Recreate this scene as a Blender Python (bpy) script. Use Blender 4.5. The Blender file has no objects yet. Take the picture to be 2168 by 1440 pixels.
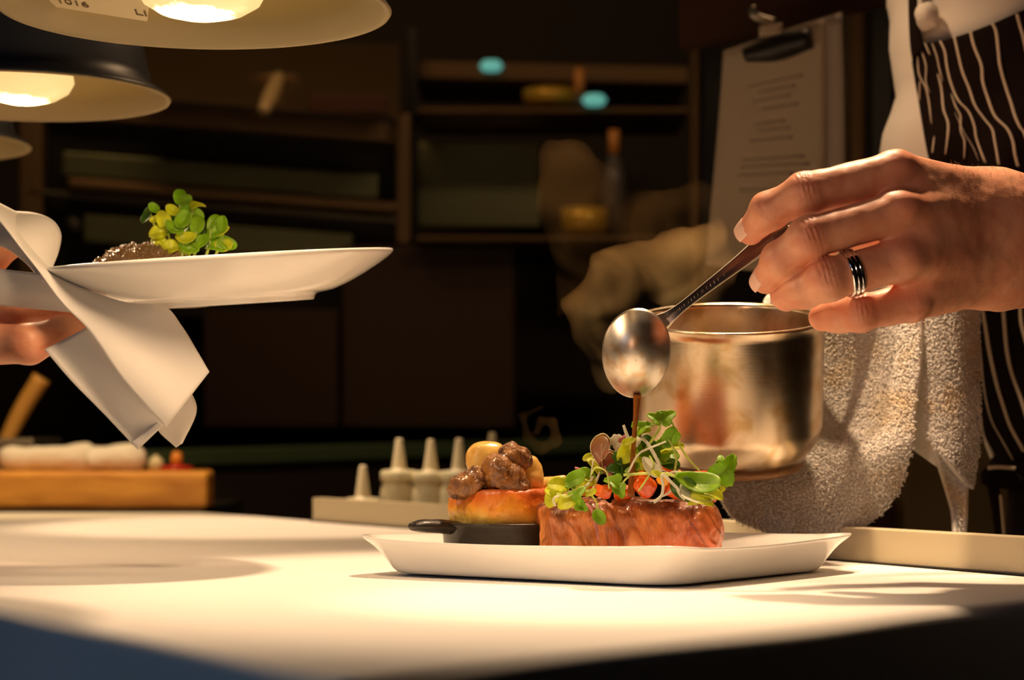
import bpy, math, random
import numpy as np
from mathutils import Vector, Matrix

sc = bpy.context.scene
R = math.radians
# ------------------------------------------------------------------ camera, exposure, world, lights
FPX = 4215.0            # focal length in pixels of the 2168 wide frame
CX, HY = 1084.0, 920.0  # principal column, horizon row
CAMZ = 1.0              # camera height; the counter top is at .90
TZ = 0.90

cd = bpy.data.cameras.new('camera'); cam = bpy.data.objects.new('camera', cd)
sc.collection.objects.link(cam); sc.camera = cam
cam.location = (0, 0, CAMZ); cam.rotation_euler = (R(90), 0, 0)
cd.sensor_width = 36; cd.lens = FPX / 2168 * 36
cd.shift_y = (HY - 720) / 2168
cd.clip_start = .05
cd.dof.use_dof = True; cd.dof.focus_distance = 1.365; cd.dof.aperture_fstop = 7.0

vs = sc.view_settings
vs.view_transform = 'Standard'; vs.look = 'None'; vs.gamma = 1; vs.use_curve_mapping = False
vs.exposure = 0.75

w = bpy.data.worlds.new('world'); sc.world = w; w.use_nodes = True
w.node_tree.nodes['Background'].inputs[0].default_value = (.30, .22, .14, 1)
w.node_tree.nodes['Background'].inputs[1].default_value = .012

def lamp_light(name, kind, loc, target, energy, color, **kw):
    d = bpy.data.lights.new(name, kind); d.energy = energy; d.color = color
    for k, v in kw.items(): setattr(d, k, v)
    o = bpy.data.objects.new(name, d); sc.collection.objects.link(o); o.location = loc
    dv = Vector(target) - Vector(loc)
    o.rotation_euler = dv.to_track_quat('-Z', 'Y').to_euler()
    return o

WARM = (1.0, .66, .30)
WARM2 = (1.0, .675, .40)
# spots of the pass: one high above the plate, one nearer the camera, one above the left of the counter; plus added fills
lamp_light('pass_spot_rear', 'SPOT', (.20, 1.66, 1.95), (.09, 1.36, .9), 42, WARM2, spot_size=R(46), spot_blend=.5, shadow_soft_size=.03)
lamp_light('pass_spot_near', 'SPOT', (-.12, .98, 1.72), (.06, 1.20, .9), 19, WARM2, spot_size=R(27), spot_blend=.9, shadow_soft_size=.03)
lamp_light('added_towel_fill', 'SPOT', (-.04, 1.28, 2.0), (.34, 1.57, 1.0), 42, WARM2, spot_size=R(24), spot_blend=.5, shadow_soft_size=.03)  # lamp added to light the towel front, no fixture there
lamp_light('added_hand_fill', 'SPOT', (-.75, -.55, 1.32), (.27, 1.36, 1.14), 19, (1, .58, .38), spot_size=R(13), spot_blend=.8, shadow_soft_size=.12)  # unseen fill, added to lift the pouring hand and the pan
lamp_light('added_jacket_fill', 'SPOT', (-.05, 1.62, 2.0), (.38, 1.84, 1.16), 13, (1, .62, .34), spot_size=R(26), spot_blend=.7, shadow_soft_size=.04)  # added to warm the jacket's left side and the clipboard
lamp_light('added_board_fill', 'SPOT', (-.62, 2.25, 1.75), (-.62, 2.65, .95), 16, WARM, spot_size=R(50), spot_blend=.7, shadow_soft_size=.03)  # extra lamp put in to brighten the butcher block
lamp_light('pass_spot_left', 'SPOT', (-.30, 2.45, 1.75), (-.27, 2.20, .9), 21, WARM2, spot_size=R(38), spot_blend=.5, shadow_soft_size=.03)
# the hanging heat lamps: (x, y, rim height)
LAMPS = [(-.202, 1.27, 1.271), (-.409, 1.65, 1.280), (-.618, 2.03, 1.296)]
for lx, ly, lz in LAMPS:
    lamp_light('heat_lamp_light', 'SPOT', (lx, ly, lz - .016), (lx, ly, 0), 1.9, WARM2, spot_size=R(164), spot_blend=.4, shadow_soft_size=.03)
# cool daylight from the dining room on the left behind the camera
lamp_light('dining_room_daylight', 'AREA', (-2.0, -.4, 1.5), (-.35, .82, .72), .20, (.38, .62, 1.0), shape='RECTANGLE', size=1.2, size_y=1.0, spread=R(36))
# weak warm lights in the kitchen behind
lamp_light('kitchen_ceiling_light', 'AREA', (-.6, 3.1, 2.5), (-.4, 4.3, 1.3), 1.7, (1, .56, .22), shape='RECTANGLE', size=.8, size_y=.3)
lamp_light('kitchen_right_light', 'AREA', (.55, 2.5, 2.4), (.5, 2.6, 1.2), 2.6, (1, .60, .30), shape='RECTANGLE', size=.5, size_y=.3)

# ------------------------------------------------------------------ helpers
ORG = {}
def P(px, py, D): return np.array([(px - CX) / FPX * D, D, CAMZ - (py - HY) / FPX * D])
def T(px, py):      # point on the counter top under a pixel
    return P(px, py, (CAMZ - TZ) * FPX / (py - HY))

def tag(o, label, cat, group=None, kind=None):
    if label: o['label'] = label
    if cat: o['category'] = cat
    if group: o['group'] = group
    if kind: o['kind'] = kind
    return o

def thing(name, loc, label, cat, group=None, kind=None):
    o = bpy.data.objects.new(name, None); sc.collection.objects.link(o)
    o.empty_display_size = .02
    o.location = tuple(float(c) for c in loc); ORG[o.name] = np.array(loc, float)
    return tag(o, label, cat, group, kind)

def mk(name, geo, mat, parent=None, smooth=True, solid=0, bevel=0, sub=0, matidx=None, attr=None, org=None, uv=None, label=None):
    V, F = geo[0], geo[1]
    V = np.asarray(V, float)
    if parent is not None: o0 = ORG[parent.name]
    elif org is not None: o0 = np.array(org, float)
    else:
        o0 = (V.min(0) + V.max(0)) / 2; o0[2] = V[:, 2].min()
    me = bpy.data.meshes.new(name)
    me.from_pydata((V - o0).tolist(), [], [tuple(int(i) for i in f) for f in F]); me.update()
    mats = mat if isinstance(mat, (list, tuple)) else [mat]
    for m in mats: me.materials.append(m)
    if matidx is not None: me.polygons.foreach_set('material_index', np.asarray(matidx, dtype=np.int32))
    if smooth: me.polygons.foreach_set('use_smooth', [True] * len(me.polygons))
    if attr is not None:
        a = me.color_attributes.new('tint', 'FLOAT_COLOR', 'POINT')
        c = np.ones((len(V), 4)); c[:, :3] = attr; a.data.foreach_set('color', c.ravel())
    if uv is not None:
        ul = me.uv_layers.new(name='UVMap'); li = np.zeros(len(me.loops), int); me.loops.foreach_get('vertex_index', li)
        ul.data.foreach_set('uv', np.asarray(uv)[li].ravel())
    o = bpy.data.objects.new(name, me); sc.collection.objects.link(o)
    if parent is not None: o.parent = parent
    else: o.location = tuple(o0)
    ORG[o.name] = o0
    if bevel:
        b = o.modifiers.new('bevel', 'BEVEL'); b.width = bevel; b.segments = 3; b.limit_method = 'ANGLE'; b.angle_limit = R(40)
    if solid:
        s = o.modifiers.new('solid', 'SOLIDIFY'); s.thickness = solid; s.offset = 0
    if sub:
        s = o.modifiers.new('sub', 'SUBSURF'); s.levels = sub; s.render_levels = sub
    if label: o['label'] = label
    return o

def join(*geos):
    V, F, n = [], [], 0
    for g in geos:
        V.append(np.asarray(g[0], float)); F += [tuple(i + n for i in f) for f in g[1]]; n += len(g[0])
    return np.vstack(V), F

def frame_from(z, up=(0, 0, 1)):
    z = np.array(z, float); z /= np.linalg.norm(z)
    x = np.cross(up, z)
    if np.linalg.norm(x) < 1e-5: x = np.cross((0, 1, 0), z)
    x /= np.linalg.norm(x); y = np.cross(z, x)
    return np.stack([x, y, z], 1)

def smooth_path(pts, n):
    pts = np.asarray(pts, float)
    if len(pts) < 3:
        t = np.linspace(0, 1, n)[:, None]; return pts[0] * (1 - t) + pts[-1] * t
    p = np.vstack([2 * pts[0] - pts[1], pts, 2 * pts[-1] - pts[-2]])
    out = []
    m = len(pts) - 1
    for s in np.linspace(0, m, n):
        i = min(int(s), m - 1); t = s - i
        a, b, c, d = p[i], p[i + 1], p[i + 2], p[i + 3]
        out.append(.5 * ((2 * b) + (-a + c) * t + (2 * a - 5 * b + 4 * c - d) * t * t + (-a + 3 * b - 3 * c + d) * t ** 3))
    return np.array(out)

def tube(pts, r, n=10, seg=None, flat=None, up=(0, -1, 0)):
    """tube along pts; r scalar or list; flat=(scale of the second axis)"""
    pts = np.asarray(pts, float)
    r = np.full(len(pts), r, float) if np.isscalar(r) else np.asarray(r, float)
    if seg:
        rr = smooth_path(np.stack([r, r, r], 1), seg)[:, 0]; pts = smooth_path(pts, seg); r = np.maximum(rr, 1e-5)
    V, F = [], []
    for i in range(len(pts)):
        d = pts[min(i + 1, len(pts) - 1)] - pts[max(i - 1, 0)]
        fr = frame_from(d, up)
        for k in range(n):
            a = 2 * math.pi * k / n
            f2 = 1 if flat is None else flat
            V.append(pts[i] + r[i] * (math.cos(a) * fr[:, 0] + math.sin(a) * f2 * fr[:, 1]))
    for i in range(len(pts) - 1):
        for k in range(n):
            k2 = (k + 1) % n
            F.append((i * n + k, i * n + k2, (i + 1) * n + k2, (i + 1) * n + k))
    F.append(tuple(range(n))[::-1]); F.append(tuple((len(pts) - 1) * n + k for k in range(n)))
    return np.array(V), F

def lathe(prof, n=48, M=None, close=False):
    V, F = [], []
    m = len(prof)
    for r, z in prof:
        for k in range(n):
            a = 2 * math.pi * k / n; V.append((r * math.cos(a), r * math.sin(a), z))
    rng = m if close else m - 1
    for i in range(rng):
        j = (i + 1) % m
        for k in range(n):
            k2 = (k + 1) % n; F.append((i * n + k, i * n + k2, j * n + k2, j * n + k))
    V = np.array(V)
    if M is not None: V = xf(V, M)
    return V, F

def xf(V, M):
    M = np.array(M); return V @ M[:3, :3].T + M[:3, 3]

def TM(loc, rot=(0, 0, 0)):
    return np.array(Matrix.Translation(Vector([float(c) for c in loc])) @ Matrix.Rotation(rot[2], 4, 'Z') @ Matrix.Rotation(rot[1], 4, 'Y') @ Matrix.Rotation(rot[0], 4, 'X'))

def box(x0, x1, y0, y1, z0, z1, M=None):
    V = np.array([(x, y, z) for x in (x0, x1) for y in (y0, y1) for z in (z0, z1)], float)
    F = [(0, 1, 3, 2), (4, 6, 7, 5), (0, 4, 5, 1), (2, 3, 7, 6), (0, 2, 6, 4), (1, 5, 7, 3)]
    return (xf(V, M) if M is not None else V), F

def prism(poly, z0, z1):
    n = len(poly)
    V = np.array([(p[0], p[1], z0) for p in poly] + [(p[0], p[1], z1) for p in poly])
    F = [tuple(range(n))[::-1], tuple(range(n, 2 * n))] + [(i, (i + 1) % n, (i + 1) % n + n, i + n) for i in range(n)]
    return V, F

def gridgeo(fn, nu, nv):
    V = np.array([fn(i / (nu - 1), j / (nv - 1)) for i in range(nu) for j in range(nv)])
    F = [(i * nv + j, i * nv + j + 1, (i + 1) * nv + j + 1, (i + 1) * nv + j) for i in range(nu - 1) for j in range(nv - 1)]
    return V, F

def ruled(A, B, nu=24, nv=14, bulge=0, fold=None):
    """surface between two (px,py,D) polylines; bulge moves the middle towards the camera (m)"""
    a = smooth_path(A, nu); b = smooth_path(B, nu)
    def f(u, v):
        i = int(round(u * (nu - 1))); q = a[i] * (1 - v) + b[i] * v
        dd = -bulge * math.sin(math.pi * v)
        if fold: dd += fold(u, v)
        return P(q[0], q[1], q[2] + dd)
    return gridgeo(f, nu, nv)

# numpy value noise
def _h(ix, iy, iz, s):
    h = (ix * 374761393 + iy * 668265263 + iz * 2147483647 + s * 974634777) & 0xffffffff
    h = ((h ^ (h >> 13)) * 1274126177) & 0xffffffff
    h = h ^ (h >> 16)
    return (h & 0xffff) / 32767.5 - 1
def noise(p, f, s=0):
    p = np.asarray(p) * f; i = np.floor(p).astype(np.int64); t = p - i; t = t * t * (3 - 2 * t); r = 0
    for dx in (0, 1):
        for dy in (0, 1):
            for dz in (0, 1):
                wt = (t[:, 0] if dx else 1 - t[:, 0]) * (t[:, 1] if dy else 1 - t[:, 1]) * (t[:, 2] if dz else 1 - t[:, 2])
                r = r + wt * _h(i[:, 0] + dx, i[:, 1] + dy, i[:, 2] + dz, s)
    return r
def fbm(p, f, o=3, s=0):
    r, a = 0, 1
    for k in range(o): r = r + a * noise(p, f * 2 ** k, s + k); a *= .5
    return r

# signed distance fields -> mesh (surface nets)
def smin(a, b, k):
    h = np.clip(.5 + .5 * (b - a) / k, 0, 1); return b * (1 - h) + a * h - k * h * (1 - h)
def caps(p, a, b, r1, r2):
    a = np.asarray(a, float); b = np.asarray(b, float)
    ab = b - a; t = np.clip(((p - a) @ ab) / max(ab @ ab, 1e-9), 0, 1)
    return np.linalg.norm(p - a - t[:, None] * ab, axis=1) - (r1 + (r2 - r1) * t)
def ell(p, c, r, Rm=None):
    q = p - np.asarray(c, float)
    if Rm is not None: q = q @ Rm
    r = np.asarray(r, float); k = np.linalg.norm(q / r, axis=1)
    return (k - 1) * r.min() * .5 + (k - 1) * k / np.maximum(np.linalg.norm(q / (r * r), axis=1), 1e-6) * .5
def rbox(p, c, hs, rad, Rm=None):
    q = p - np.asarray(c, float)
    if Rm is not None: q = q @ Rm
    q = np.abs(q) - (np.asarray(hs) - rad)
    return np.linalg.norm(np.maximum(q, 0), axis=1) + np.minimum(q.max(1), 0) - rad
def rot(rx, ry, rz):
    return np.array((Matrix.Rotation(rz, 3, 'Z') @ Matrix.Rotation(ry, 3, 'Y') @ Matrix.Rotation(rx, 3, 'X')))

def sdf(fn, lo, hi, h):
    lo = np.asarray(lo, float); hi = np.asarray(hi, float); C = 4
    nc = np.ceil((hi - lo) / (h * C)).astype(int) + 1
    def pts(idx, step): return lo + idx * step
    gc = np.stack(np.meshgrid(*[np.arange(n) for n in nc], indexing='ij'), -1).reshape(-1, 3)
    dc = fn(pts(gc + .5, h * C))
    near = (np.abs(dc) < h * C * 1.6).reshape(nc)
    n = nc * C
    val = np.repeat(np.repeat(np.repeat(np.sign(dc).reshape(nc), C, 0), C, 1), C, 2).astype(np.float32)
    m = np.repeat(np.repeat(np.repeat(near, C, 0), C, 1), C, 2)
    ii = np.argwhere(m)
    for s in range(0, len(ii), 400000):
        q = ii[s:s + 400000]; val[q[:, 0], q[:, 1], q[:, 2]] = fn(pts(q, h))
    for ax in range(3):
        sl = [slice(None)] * 3; sl[ax] = 0; val[tuple(sl)] = 1; sl[ax] = -1; val[tuple(sl)] = 1
    neg = val < 0
    c = np.zeros(tuple(n - 1), np.int8)
    corners = [(a, b, d) for a in (0, 1) for b in (0, 1) for d in (0, 1)]
    def sh(A, o): return A[o[0]:o[0] + n[0] - 1, o[1]:o[1] + n[1] - 1, o[2]:o[2] + n[2] - 1]
    for o in corners: c += sh(neg, o)
    act = (c > 0) & (c < 8); ai = np.argwhere(act)
    idm = np.full(act.shape, -1, np.int64); idm[act] = np.arange(len(ai))
    acc = np.zeros((len(ai), 3)); cnt = np.zeros(len(ai))
    for o in corners:
        for ax in range(3):
            if o[ax]: continue
            o2 = list(o); o2[ax] = 1
            a = val[ai[:, 0] + o[0], ai[:, 1] + o[1], ai[:, 2] + o[2]]; b = val[ai[:, 0] + o2[0], ai[:, 1] + o2[1], ai[:, 2] + o2[2]]
            x = (a < 0) != (b < 0)
            t = np.where(x, a / np.where(x, a - b, 1), 0)
            e = np.array(o, float)[None].repeat(len(ai), 0); e[:, ax] += t
            acc[x] += e[x]; cnt += x
    V = lo + (ai + acc / cnt[:, None]) * h
    F = []
    for ax in range(3):
        b_, c_ = (ax + 1) % 3, (ax + 2) % 3
        s0 = [slice(1, n[k] - 1) for k in range(3)]; s0[ax] = slice(0, n[ax] - 1)
        s1 = list(s0); s1[ax] = slice(1, n[ax])
        A, B = neg[tuple(s0)], neg[tuple(s1)]
        e = np.argwhere(A != B); off = np.array([0 if k == ax else 1 for k in range(3)]); e = e + off
        fl = neg[e[:, 0], e[:, 1], e[:, 2]]
        def cid(db, dc_):
            q = e.copy(); q[:, b_] -= db; q[:, c_] -= dc_; return idm[q[:, 0], q[:, 1], q[:, 2]]
        q = np.stack([cid(1, 1), cid(0, 1), cid(0, 0), cid(1, 0)], 1)
        q[~fl] = q[~fl][:, ::-1]
        F.append(q[(q >= 0).all(1)])
    F = np.vstack(F)
    # a little tangential relaxing
    for _ in range(2):
        s = np.zeros_like(V); k = np.zeros(len(V))
        for a, b in ((0, 1), (1, 2), (2, 3), (3, 0)):
            np.add.at(s, F[:, a], V[F[:, b]]); np.add.at(s, F[:, b], V[F[:, a]]); np.add.at(k, F[:, a], 1); np.add.at(k, F[:, b], 1)
        V = V * .5 + .5 * s / np.maximum(k, 1)[:, None]
    return V, F

# ------------------------------------------------------------------ materials
def mat(name, col=(.8, .8, .8), rough=.5, metal=0, bump=None, var=None, **kw):
    m = bpy.data.materials.new(name); m.use_nodes = True; nt = m.node_tree; b = nt.nodes['Principled BSDF']
    b.inputs['Base Color'].default_value = (*col, 1); b.inputs['Roughness'].default_value = rough; b.inputs['Metallic'].default_value = metal
    for k, v in kw.items():
        b.inputs[k.replace('_', ' ')].default_value = v
    tc = nt.nodes.new('ShaderNodeTexCoord')
    def nz(scale, detail=3, stretch=None, dist=0):
        n = nt.nodes.new('ShaderNodeTexNoise'); n.inputs['Scale'].default_value = scale; n.inputs['Detail'].default_value = detail; n.inputs['Distortion'].default_value = dist
        if stretch:
            mp = nt.nodes.new('ShaderNodeMapping'); mp.inputs['Scale'].default_value = stretch
            nt.links.new(tc.outputs['Object'], mp.inputs[0]); nt.links.new(mp.outputs[0], n.inputs['Vector'])
        else: nt.links.new(tc.outputs['Object'], n.inputs['Vector'])
        return n
    if var:   # (scale, [(pos,col),...], stretch)
        n = nz(var[0], 4, var[2] if len(var) > 2 else None, .4); cr = nt.nodes.new('ShaderNodeValToRGB')
        el = cr.color_ramp.elements
        while len(el) < len(var[1]): el.new(.5)
        for e, (p, c) in zip(el, var[1]): e.position = p; e.color = (*c, 1)
        nt.links.new(n.outputs['Fac'], cr.inputs[0]); nt.links.new(cr.outputs[0], b.inputs['Base Color'])
    if bump:  # (scale, strength, distance, stretch)
        n = nz(bump[0], 4, bump[3] if len(bump) > 3 else None); bp = nt.nodes.new('ShaderNodeBump')
        bp.inputs['Strength'].default_value = bump[1]; bp.inputs['Distance'].default_value = bump[2]
        nt.links.new(n.outputs['Fac'], bp.inputs['Height']); nt.links.new(bp.outputs[0], b.inputs['Normal'])
    return m

def tinted(m, amt=1.0):
    """multiply the base colour by the mesh's own tint attribute"""
    nt = m.node_tree; b = nt.nodes['Principled BSDF']
    a = nt.nodes.new('ShaderNodeVertexColor'); a.layer_name = 'tint'
    mx = nt.nodes.new('ShaderNodeMix'); mx.data_type = 'RGBA'; mx.blend_type = 'MULTIPLY'; mx.inputs[0].default_value = amt
    if b.inputs['Base Color'].links: nt.links.new(b.inputs['Base Color'].links[0].from_socket, mx.inputs[6])
    else: mx.inputs[6].default_value = b.inputs['Base Color'].default_value
    nt.links.new(a.outputs[0], mx.inputs[7]); nt.links.new(mx.outputs[2], b.inputs['Base Color'])
    return m

def emis(name, col, st):
    m = bpy.data.materials.new(name); m.use_nodes = True; b = m.node_tree.nodes['Principled BSDF']
    b.inputs['Base Color'].default_value = (*col, 1); b.inputs['Emission Color'].default_value = (*col, 1); b.inputs['Emission Strength'].default_value = st
    return m

M_porc = mat('white_porcelain', (.86, .84, .80), .12, Coat_Weight=.3)
M_cloth = mat('white_table_linen', (.86, .83, .79), .85, bump=(1500, .35, .0006), Sheen_Weight=.15)
M_napkin = mat('white_napkin_linen', (.84, .80, .75), .85, bump=(1400, .2, .0005), Sheen_Weight=.2, Subsurface_Weight=.0)
M_steel = mat('brushed_steel', (.62, .58, .53), .24, 1, bump=(90, .12, .0004, (1, 1, 14)))
M_steel_dark = mat('dull_kitchen_steel', (.34, .31, .26), .38, 1, bump=(60, .1, .0006, (1, 1, 12)))
M_iron = mat('black_cast_iron', (.035, .028, .022), .38, .3, bump=(500, .4, .0006))
M_black = mat('black_enamel', (.012, .011, .011), .4)
M_darkwood = mat('dark_red_wood', (.07, .028, .014), .5)
M_skin = mat('skin', (.70, .34, .20), .45, var=(55, [(.35, (.68, .28, .16)), (.65, (.76, .38, .23))]), bump=(900, .25, .0006), Subsurface_Weight=.12, Subsurface_Radius=(.01, .004, .002), Subsurface_Scale=.5)
tinted(M_skin)
M_jacket = mat('white_cotton_jacket', (.74, .69, .62), .85, bump=(900, .2, .0006))
M_apron = mat('black_cotton_apron', (.011, .006, .005), 1.0, Specular_IOR_Level=.1, bump=(900, .3, .0005))
M_stripe = mat('chalk_white_stripe', (.62, .52, .40), .85)
M_towel = mat('white_terry_towel', (.86, .81, .72), 1.0, Specular_IOR_Level=.1, bump=(520, .8, .002), var=(26, [(.52, (.84, .80, .74)), (.66, (.82, .70, .52)), (.8, (.78, .58, .34))]))
M_steak = tinted(mat('seared_beef', (.6, .25, .12), .24, var=(46, [(.32, (.34, .105, .03)), (.5, (.60, .22, .075)), (.68, (.82, .38, .16))], (1, 1, .45)), bump=(520, .8, .0018, (1, 1, .35)), Subsurface_Weight=.05, Subsurface_Scale=.3, Coat_Weight=.35))
M_mush = mat('glazed_brown_mushroom', (.14, .05, .02), .3, var=(120, [(.35, (.10, .035, .010)), (.62, (.36, .14, .02))]), bump=(600, .9, .0020, (1, 1, .6)), Coat_Weight=.45)
M_garlic = mat('butter_gold_roast', (.80, .45, .10), .25, var=(70, [(.4, (.85, .55, .16)), (.7, (.72, .34, .06))]), bump=(160, .2, .001), Subsurface_Weight=.1, Subsurface_Scale=.3)
M_tart = tinted(mat('golden_potato_cake', (.9, .9, .9), .38, var=(90, [(.35, (.95, .95, .95)), (.7, (.75, .62, .5))]), bump=(240, .5, .0014)))
M_tom = mat('diced_tomato', (.85, .10, .015), .16, var=(120, [(.4, (.90, .12, .012)), (.7, (.62, .03, .005))]), Subsurface_Weight=.15, Subsurface_Scale=.4, Coat_Weight=.5)
M_pepper = mat('orange_pepper_dice', (.95, .42, .03), .2, Coat_Weight=.4)
def leafmat(name, c):
    m = mat(name, c, .42, Coat_Weight=.05, var=(120, [(.3, tuple(x * .62 for x in c)), (.7, tuple(min(1, x * 1.15) for x in c))]), bump=(260, .5, .0008))
    nt = m.node_tree; b = nt.nodes['Principled BSDF']; tr = nt.nodes.new('ShaderNodeBsdfTranslucent'); tr.inputs[0].default_value = (*[min(1, x * 1.5) for x in c], 1)
    mx = nt.nodes.new('ShaderNodeMixShader'); mx.inputs[0].default_value = .4; out = nt.nodes['Material Output']
    nt.links.new(b.outputs[0], mx.inputs[1]); nt.links.new(tr.outputs[0], mx.inputs[2]); nt.links.new(mx.outputs[0], out.inputs[0])
    return m
M_leaf = leafmat('fresh_green_leaf', (.30, .52, .015))
M_leafy = leafmat('yellow_green_leaf', (.62, .66, .03))
M_leafd = leafmat('deep_green_leaf', (.08, .20, .01))
M_purple = leafmat('purple_radish_leaf', (.30, .09, .07))
M_purpt = tinted(leafmat('bronze_purple_leaf', (.42, .20, .12)))
M_leafrim = leafmat('pale_leaf_edge', (.60, .52, .25))
M_stem = leafmat('pale_green_stem', (.62, .72, .22))
M_white = leafmat('white_stem', (.82, .80, .62))
M_pink = leafmat('pink_stem', (.75, .35, .38))
M_sauce = mat('brown_sauce', (.42, .15, .03), .08, Transmission_Weight=.6, IOR=1.36)
M_seed = mat('black_grains', (.17, .095, .04), .3, Coat_Weight=.3)
M_plastic = mat('milky_squeeze_plastic', (.76, .68, .46), .4, Subsurface_Weight=.1, Subsurface_Scale=.5)
M_wood = mat('butcher_block_wood', (.62, .30, .06), .45, var=(9, [(.35, (.80, .38, .06)), (.65, (.52, .20, .03))], (1, 1, 6)))
M_spoonwood = mat('wooden_spoon', (.52, .27, .06), .5)
M_ledge = mat('cream_painted_ledge', (.54, .46, .30), .4)
M_paper = mat('menu_paper', (.60, .50, .38), .8)
M_paper2 = mat('menu_paper_behind', (.55, .47, .42), .8)
M_print = mat('grey_print', (.47, .385, .29), .8)
M_shade_in = mat('cream_enamel_inside', (.33, .265, .14), .5)
M_shade_out = mat('blue_grey_enamel', (.14, .16, .19), .35, .3)
M_label = mat('cream_sticker', (.80, .68, .42), .6)
M_ink = mat('brown_ink', (.14, .08, .03), .7)
M_wall = mat('dark_kitchen_wall', (.035, .024, .017), .7)
M_ceil = mat('dark_ceiling', (.03, .022, .018), .8)
M_floor = mat('dark_tile_floor', (.04, .03, .025), .5)
M_ring = mat('silver_ring', (.82, .80, .78), .12, 1)
M_nail = tinted(mat('finger_nail', (.80, .50, .38), .25))
M_hair = mat('brown_arm_hair', (.22, .10, .04), .5)

# ------------------------------------------------------------------ room
tag(mk('floor', box(-5, 5, -3, 6, -.1, 0), M_floor, smooth=False), None, None, kind='structure')
tag(mk('ceiling', box(-5, 5, -3, 6, 2.9, 3.0), M_ceil, smooth=False), None, None, kind='structure')
tag(mk('wall_back', box(-5, 5, 4.8, 4.95, 0, 2.9), M_wall, smooth=False), None, None, kind='structure')
tag(mk('wall_left', box(-5, -4.85, -3, 4.8, 0, 2.9), M_wall, smooth=False), None, None, kind='structure')
tag(mk('wall_right', box(4.85, 5, -3, 4.8, 0, 2.9), M_wall, smooth=False), None, None, kind='structure')

# ------------------------------------------------------------------ counter, cloth, ledge
C0 = np.array([-.068, .828]); C1 = np.array([-1.22, 2.55]); C2 = np.array([-.400, 2.555]); C3 = np.array([.408, 1.326])
ctr = (C0 + C1 + C2 + C3) / 4
inset = [ctr + (c - ctr) * .985 for c in (C0, C1, C2, C3)]
tag(mk('serving_counter', prism([inset[0], inset[3], inset[2], inset[1]], 0.0, TZ - .006), M_black, smooth=False),
    'dark serving counter under the white tablecloth', 'counter')

def cloth_geo():
    La = np.linalg.norm(C1 - C0); Lb = np.linalg.norm(C3 - C0); Rr = .011; H = .52
    na, nb = 150, 110
    av = np.concatenate([-np.linspace(H, .03, 26), -np.linspace(.028, .001, 12), np.linspace(0, La, na)])
    bv = np.concatenate([-np.linspace(H, .03, 26), -np.linspace(.028, .001, 12), np.linspace(0, Lb, nb)])
    dl = (C1 - C0) / La; dr = (C3 - C0) / Lb
    nl = np.array([dl[1], -dl[0]]); nl = nl if nl @ dr < 0 else -nl      # outward from the left edge
    nr = np.array([dr[1], -dr[0]]); nr = nr if nr @ dl < 0 else -nr
    V = np.zeros((len(av), len(bv), 3))
    for i, a in enumerate(av):
        for j, b in enumerate(bv):
            A, B = max(a, 0) / La, max(b, 0) / Lb
            p = C0 * (1 - A) * (1 - B) + C1 * A * (1 - B) + C3 * (1 - A) * B + C2 * A * B
            # the right edge bows slightly inwards, as the cloth does
            da, db = max(-a, 0), max(-b, 0); d = math.hypot(da, db)
            z = TZ + .0007 * math.sin(7 * a + 3 * b) * math.sin(9 * b - 2 * a)
            bow = .004 * math.sin(B * 13) * max(0, 1 - A * 8)
            p = p + dl * bow
            if d > 0:
                n = (da * nr + db * nl) / d
                if d < Rr * math.pi / 2: out, dn = Rr * math.sin(d / Rr), Rr * (1 - math.cos(d / Rr))
                else: out, dn = Rr, Rr + d - Rr * math.pi / 2
                s = (b if da > db else a)
                out += .012 * min(1, dn / .25) * math.sin(s * 21 + 1) * (dn > 0)
                p = p + n * out; z = z - dn
            V[i, j] = (p[0], p[1], z)
    nb_ = len(bv)
    F = [(i * nb_ + j, (i + 1) * nb_ + j, (i + 1) * nb_ + j + 1, i * nb_ + j + 1) for i in range(len(av) - 1) for j in range(nb_ - 1)]
    return V.reshape(-1, 3), F
tag(mk('tablecloth', cloth_geo(), M_cloth, sub=0), 'white linen tablecloth draped over the serving counter corner', 'tablecloth')

LA = np.array([-.232, 2.28]); LB = np.array([.361, 1.405]); ld = (LB - LA) / np.linalg.norm(LB - LA); lnrm = np.array([-ld[1], ld[0]])
if lnrm[0] < 0: lnrm = -lnrm
def L2(s, t): return LA + ld * s + lnrm * t
LEN = 1.75
lg = thing('ledge_rail', (*L2(.6, 0), TZ), 'long cream painted ledge along the back of the counter', 'ledge')
mk('rail', prism([L2(0, .004), L2(LEN, .004), L2(LEN, .018), L2(0, .018)], TZ - .05, TZ + .0275), M_ledge, lg, smooth=False, bevel=.0012)
mk('seam_strip', prism([L2(0.0, .001), L2(LEN, .001), L2(LEN, .004), L2(0.0, .004)], TZ - .012, TZ + .0018), M_black, lg, smooth=False)
tag(mk('bottle_shelf', prism([L2(0, .02), L2(LEN, .02), L2(LEN, .30), L2(0, .30)], .85, .872), M_steel_dark, smooth=False),
    'dark steel shelf behind the ledge that carries the squeeze bottles', 'shelf')
tag(mk('shelf_cabinet', prism([L2(0, .03), L2(LEN, .03), L2(LEN, .29), L2(0, .29)], 0, .849), M_black, smooth=False),
    'dark cabinet under the steel shelf behind the ledge', 'cabinet')

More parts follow.
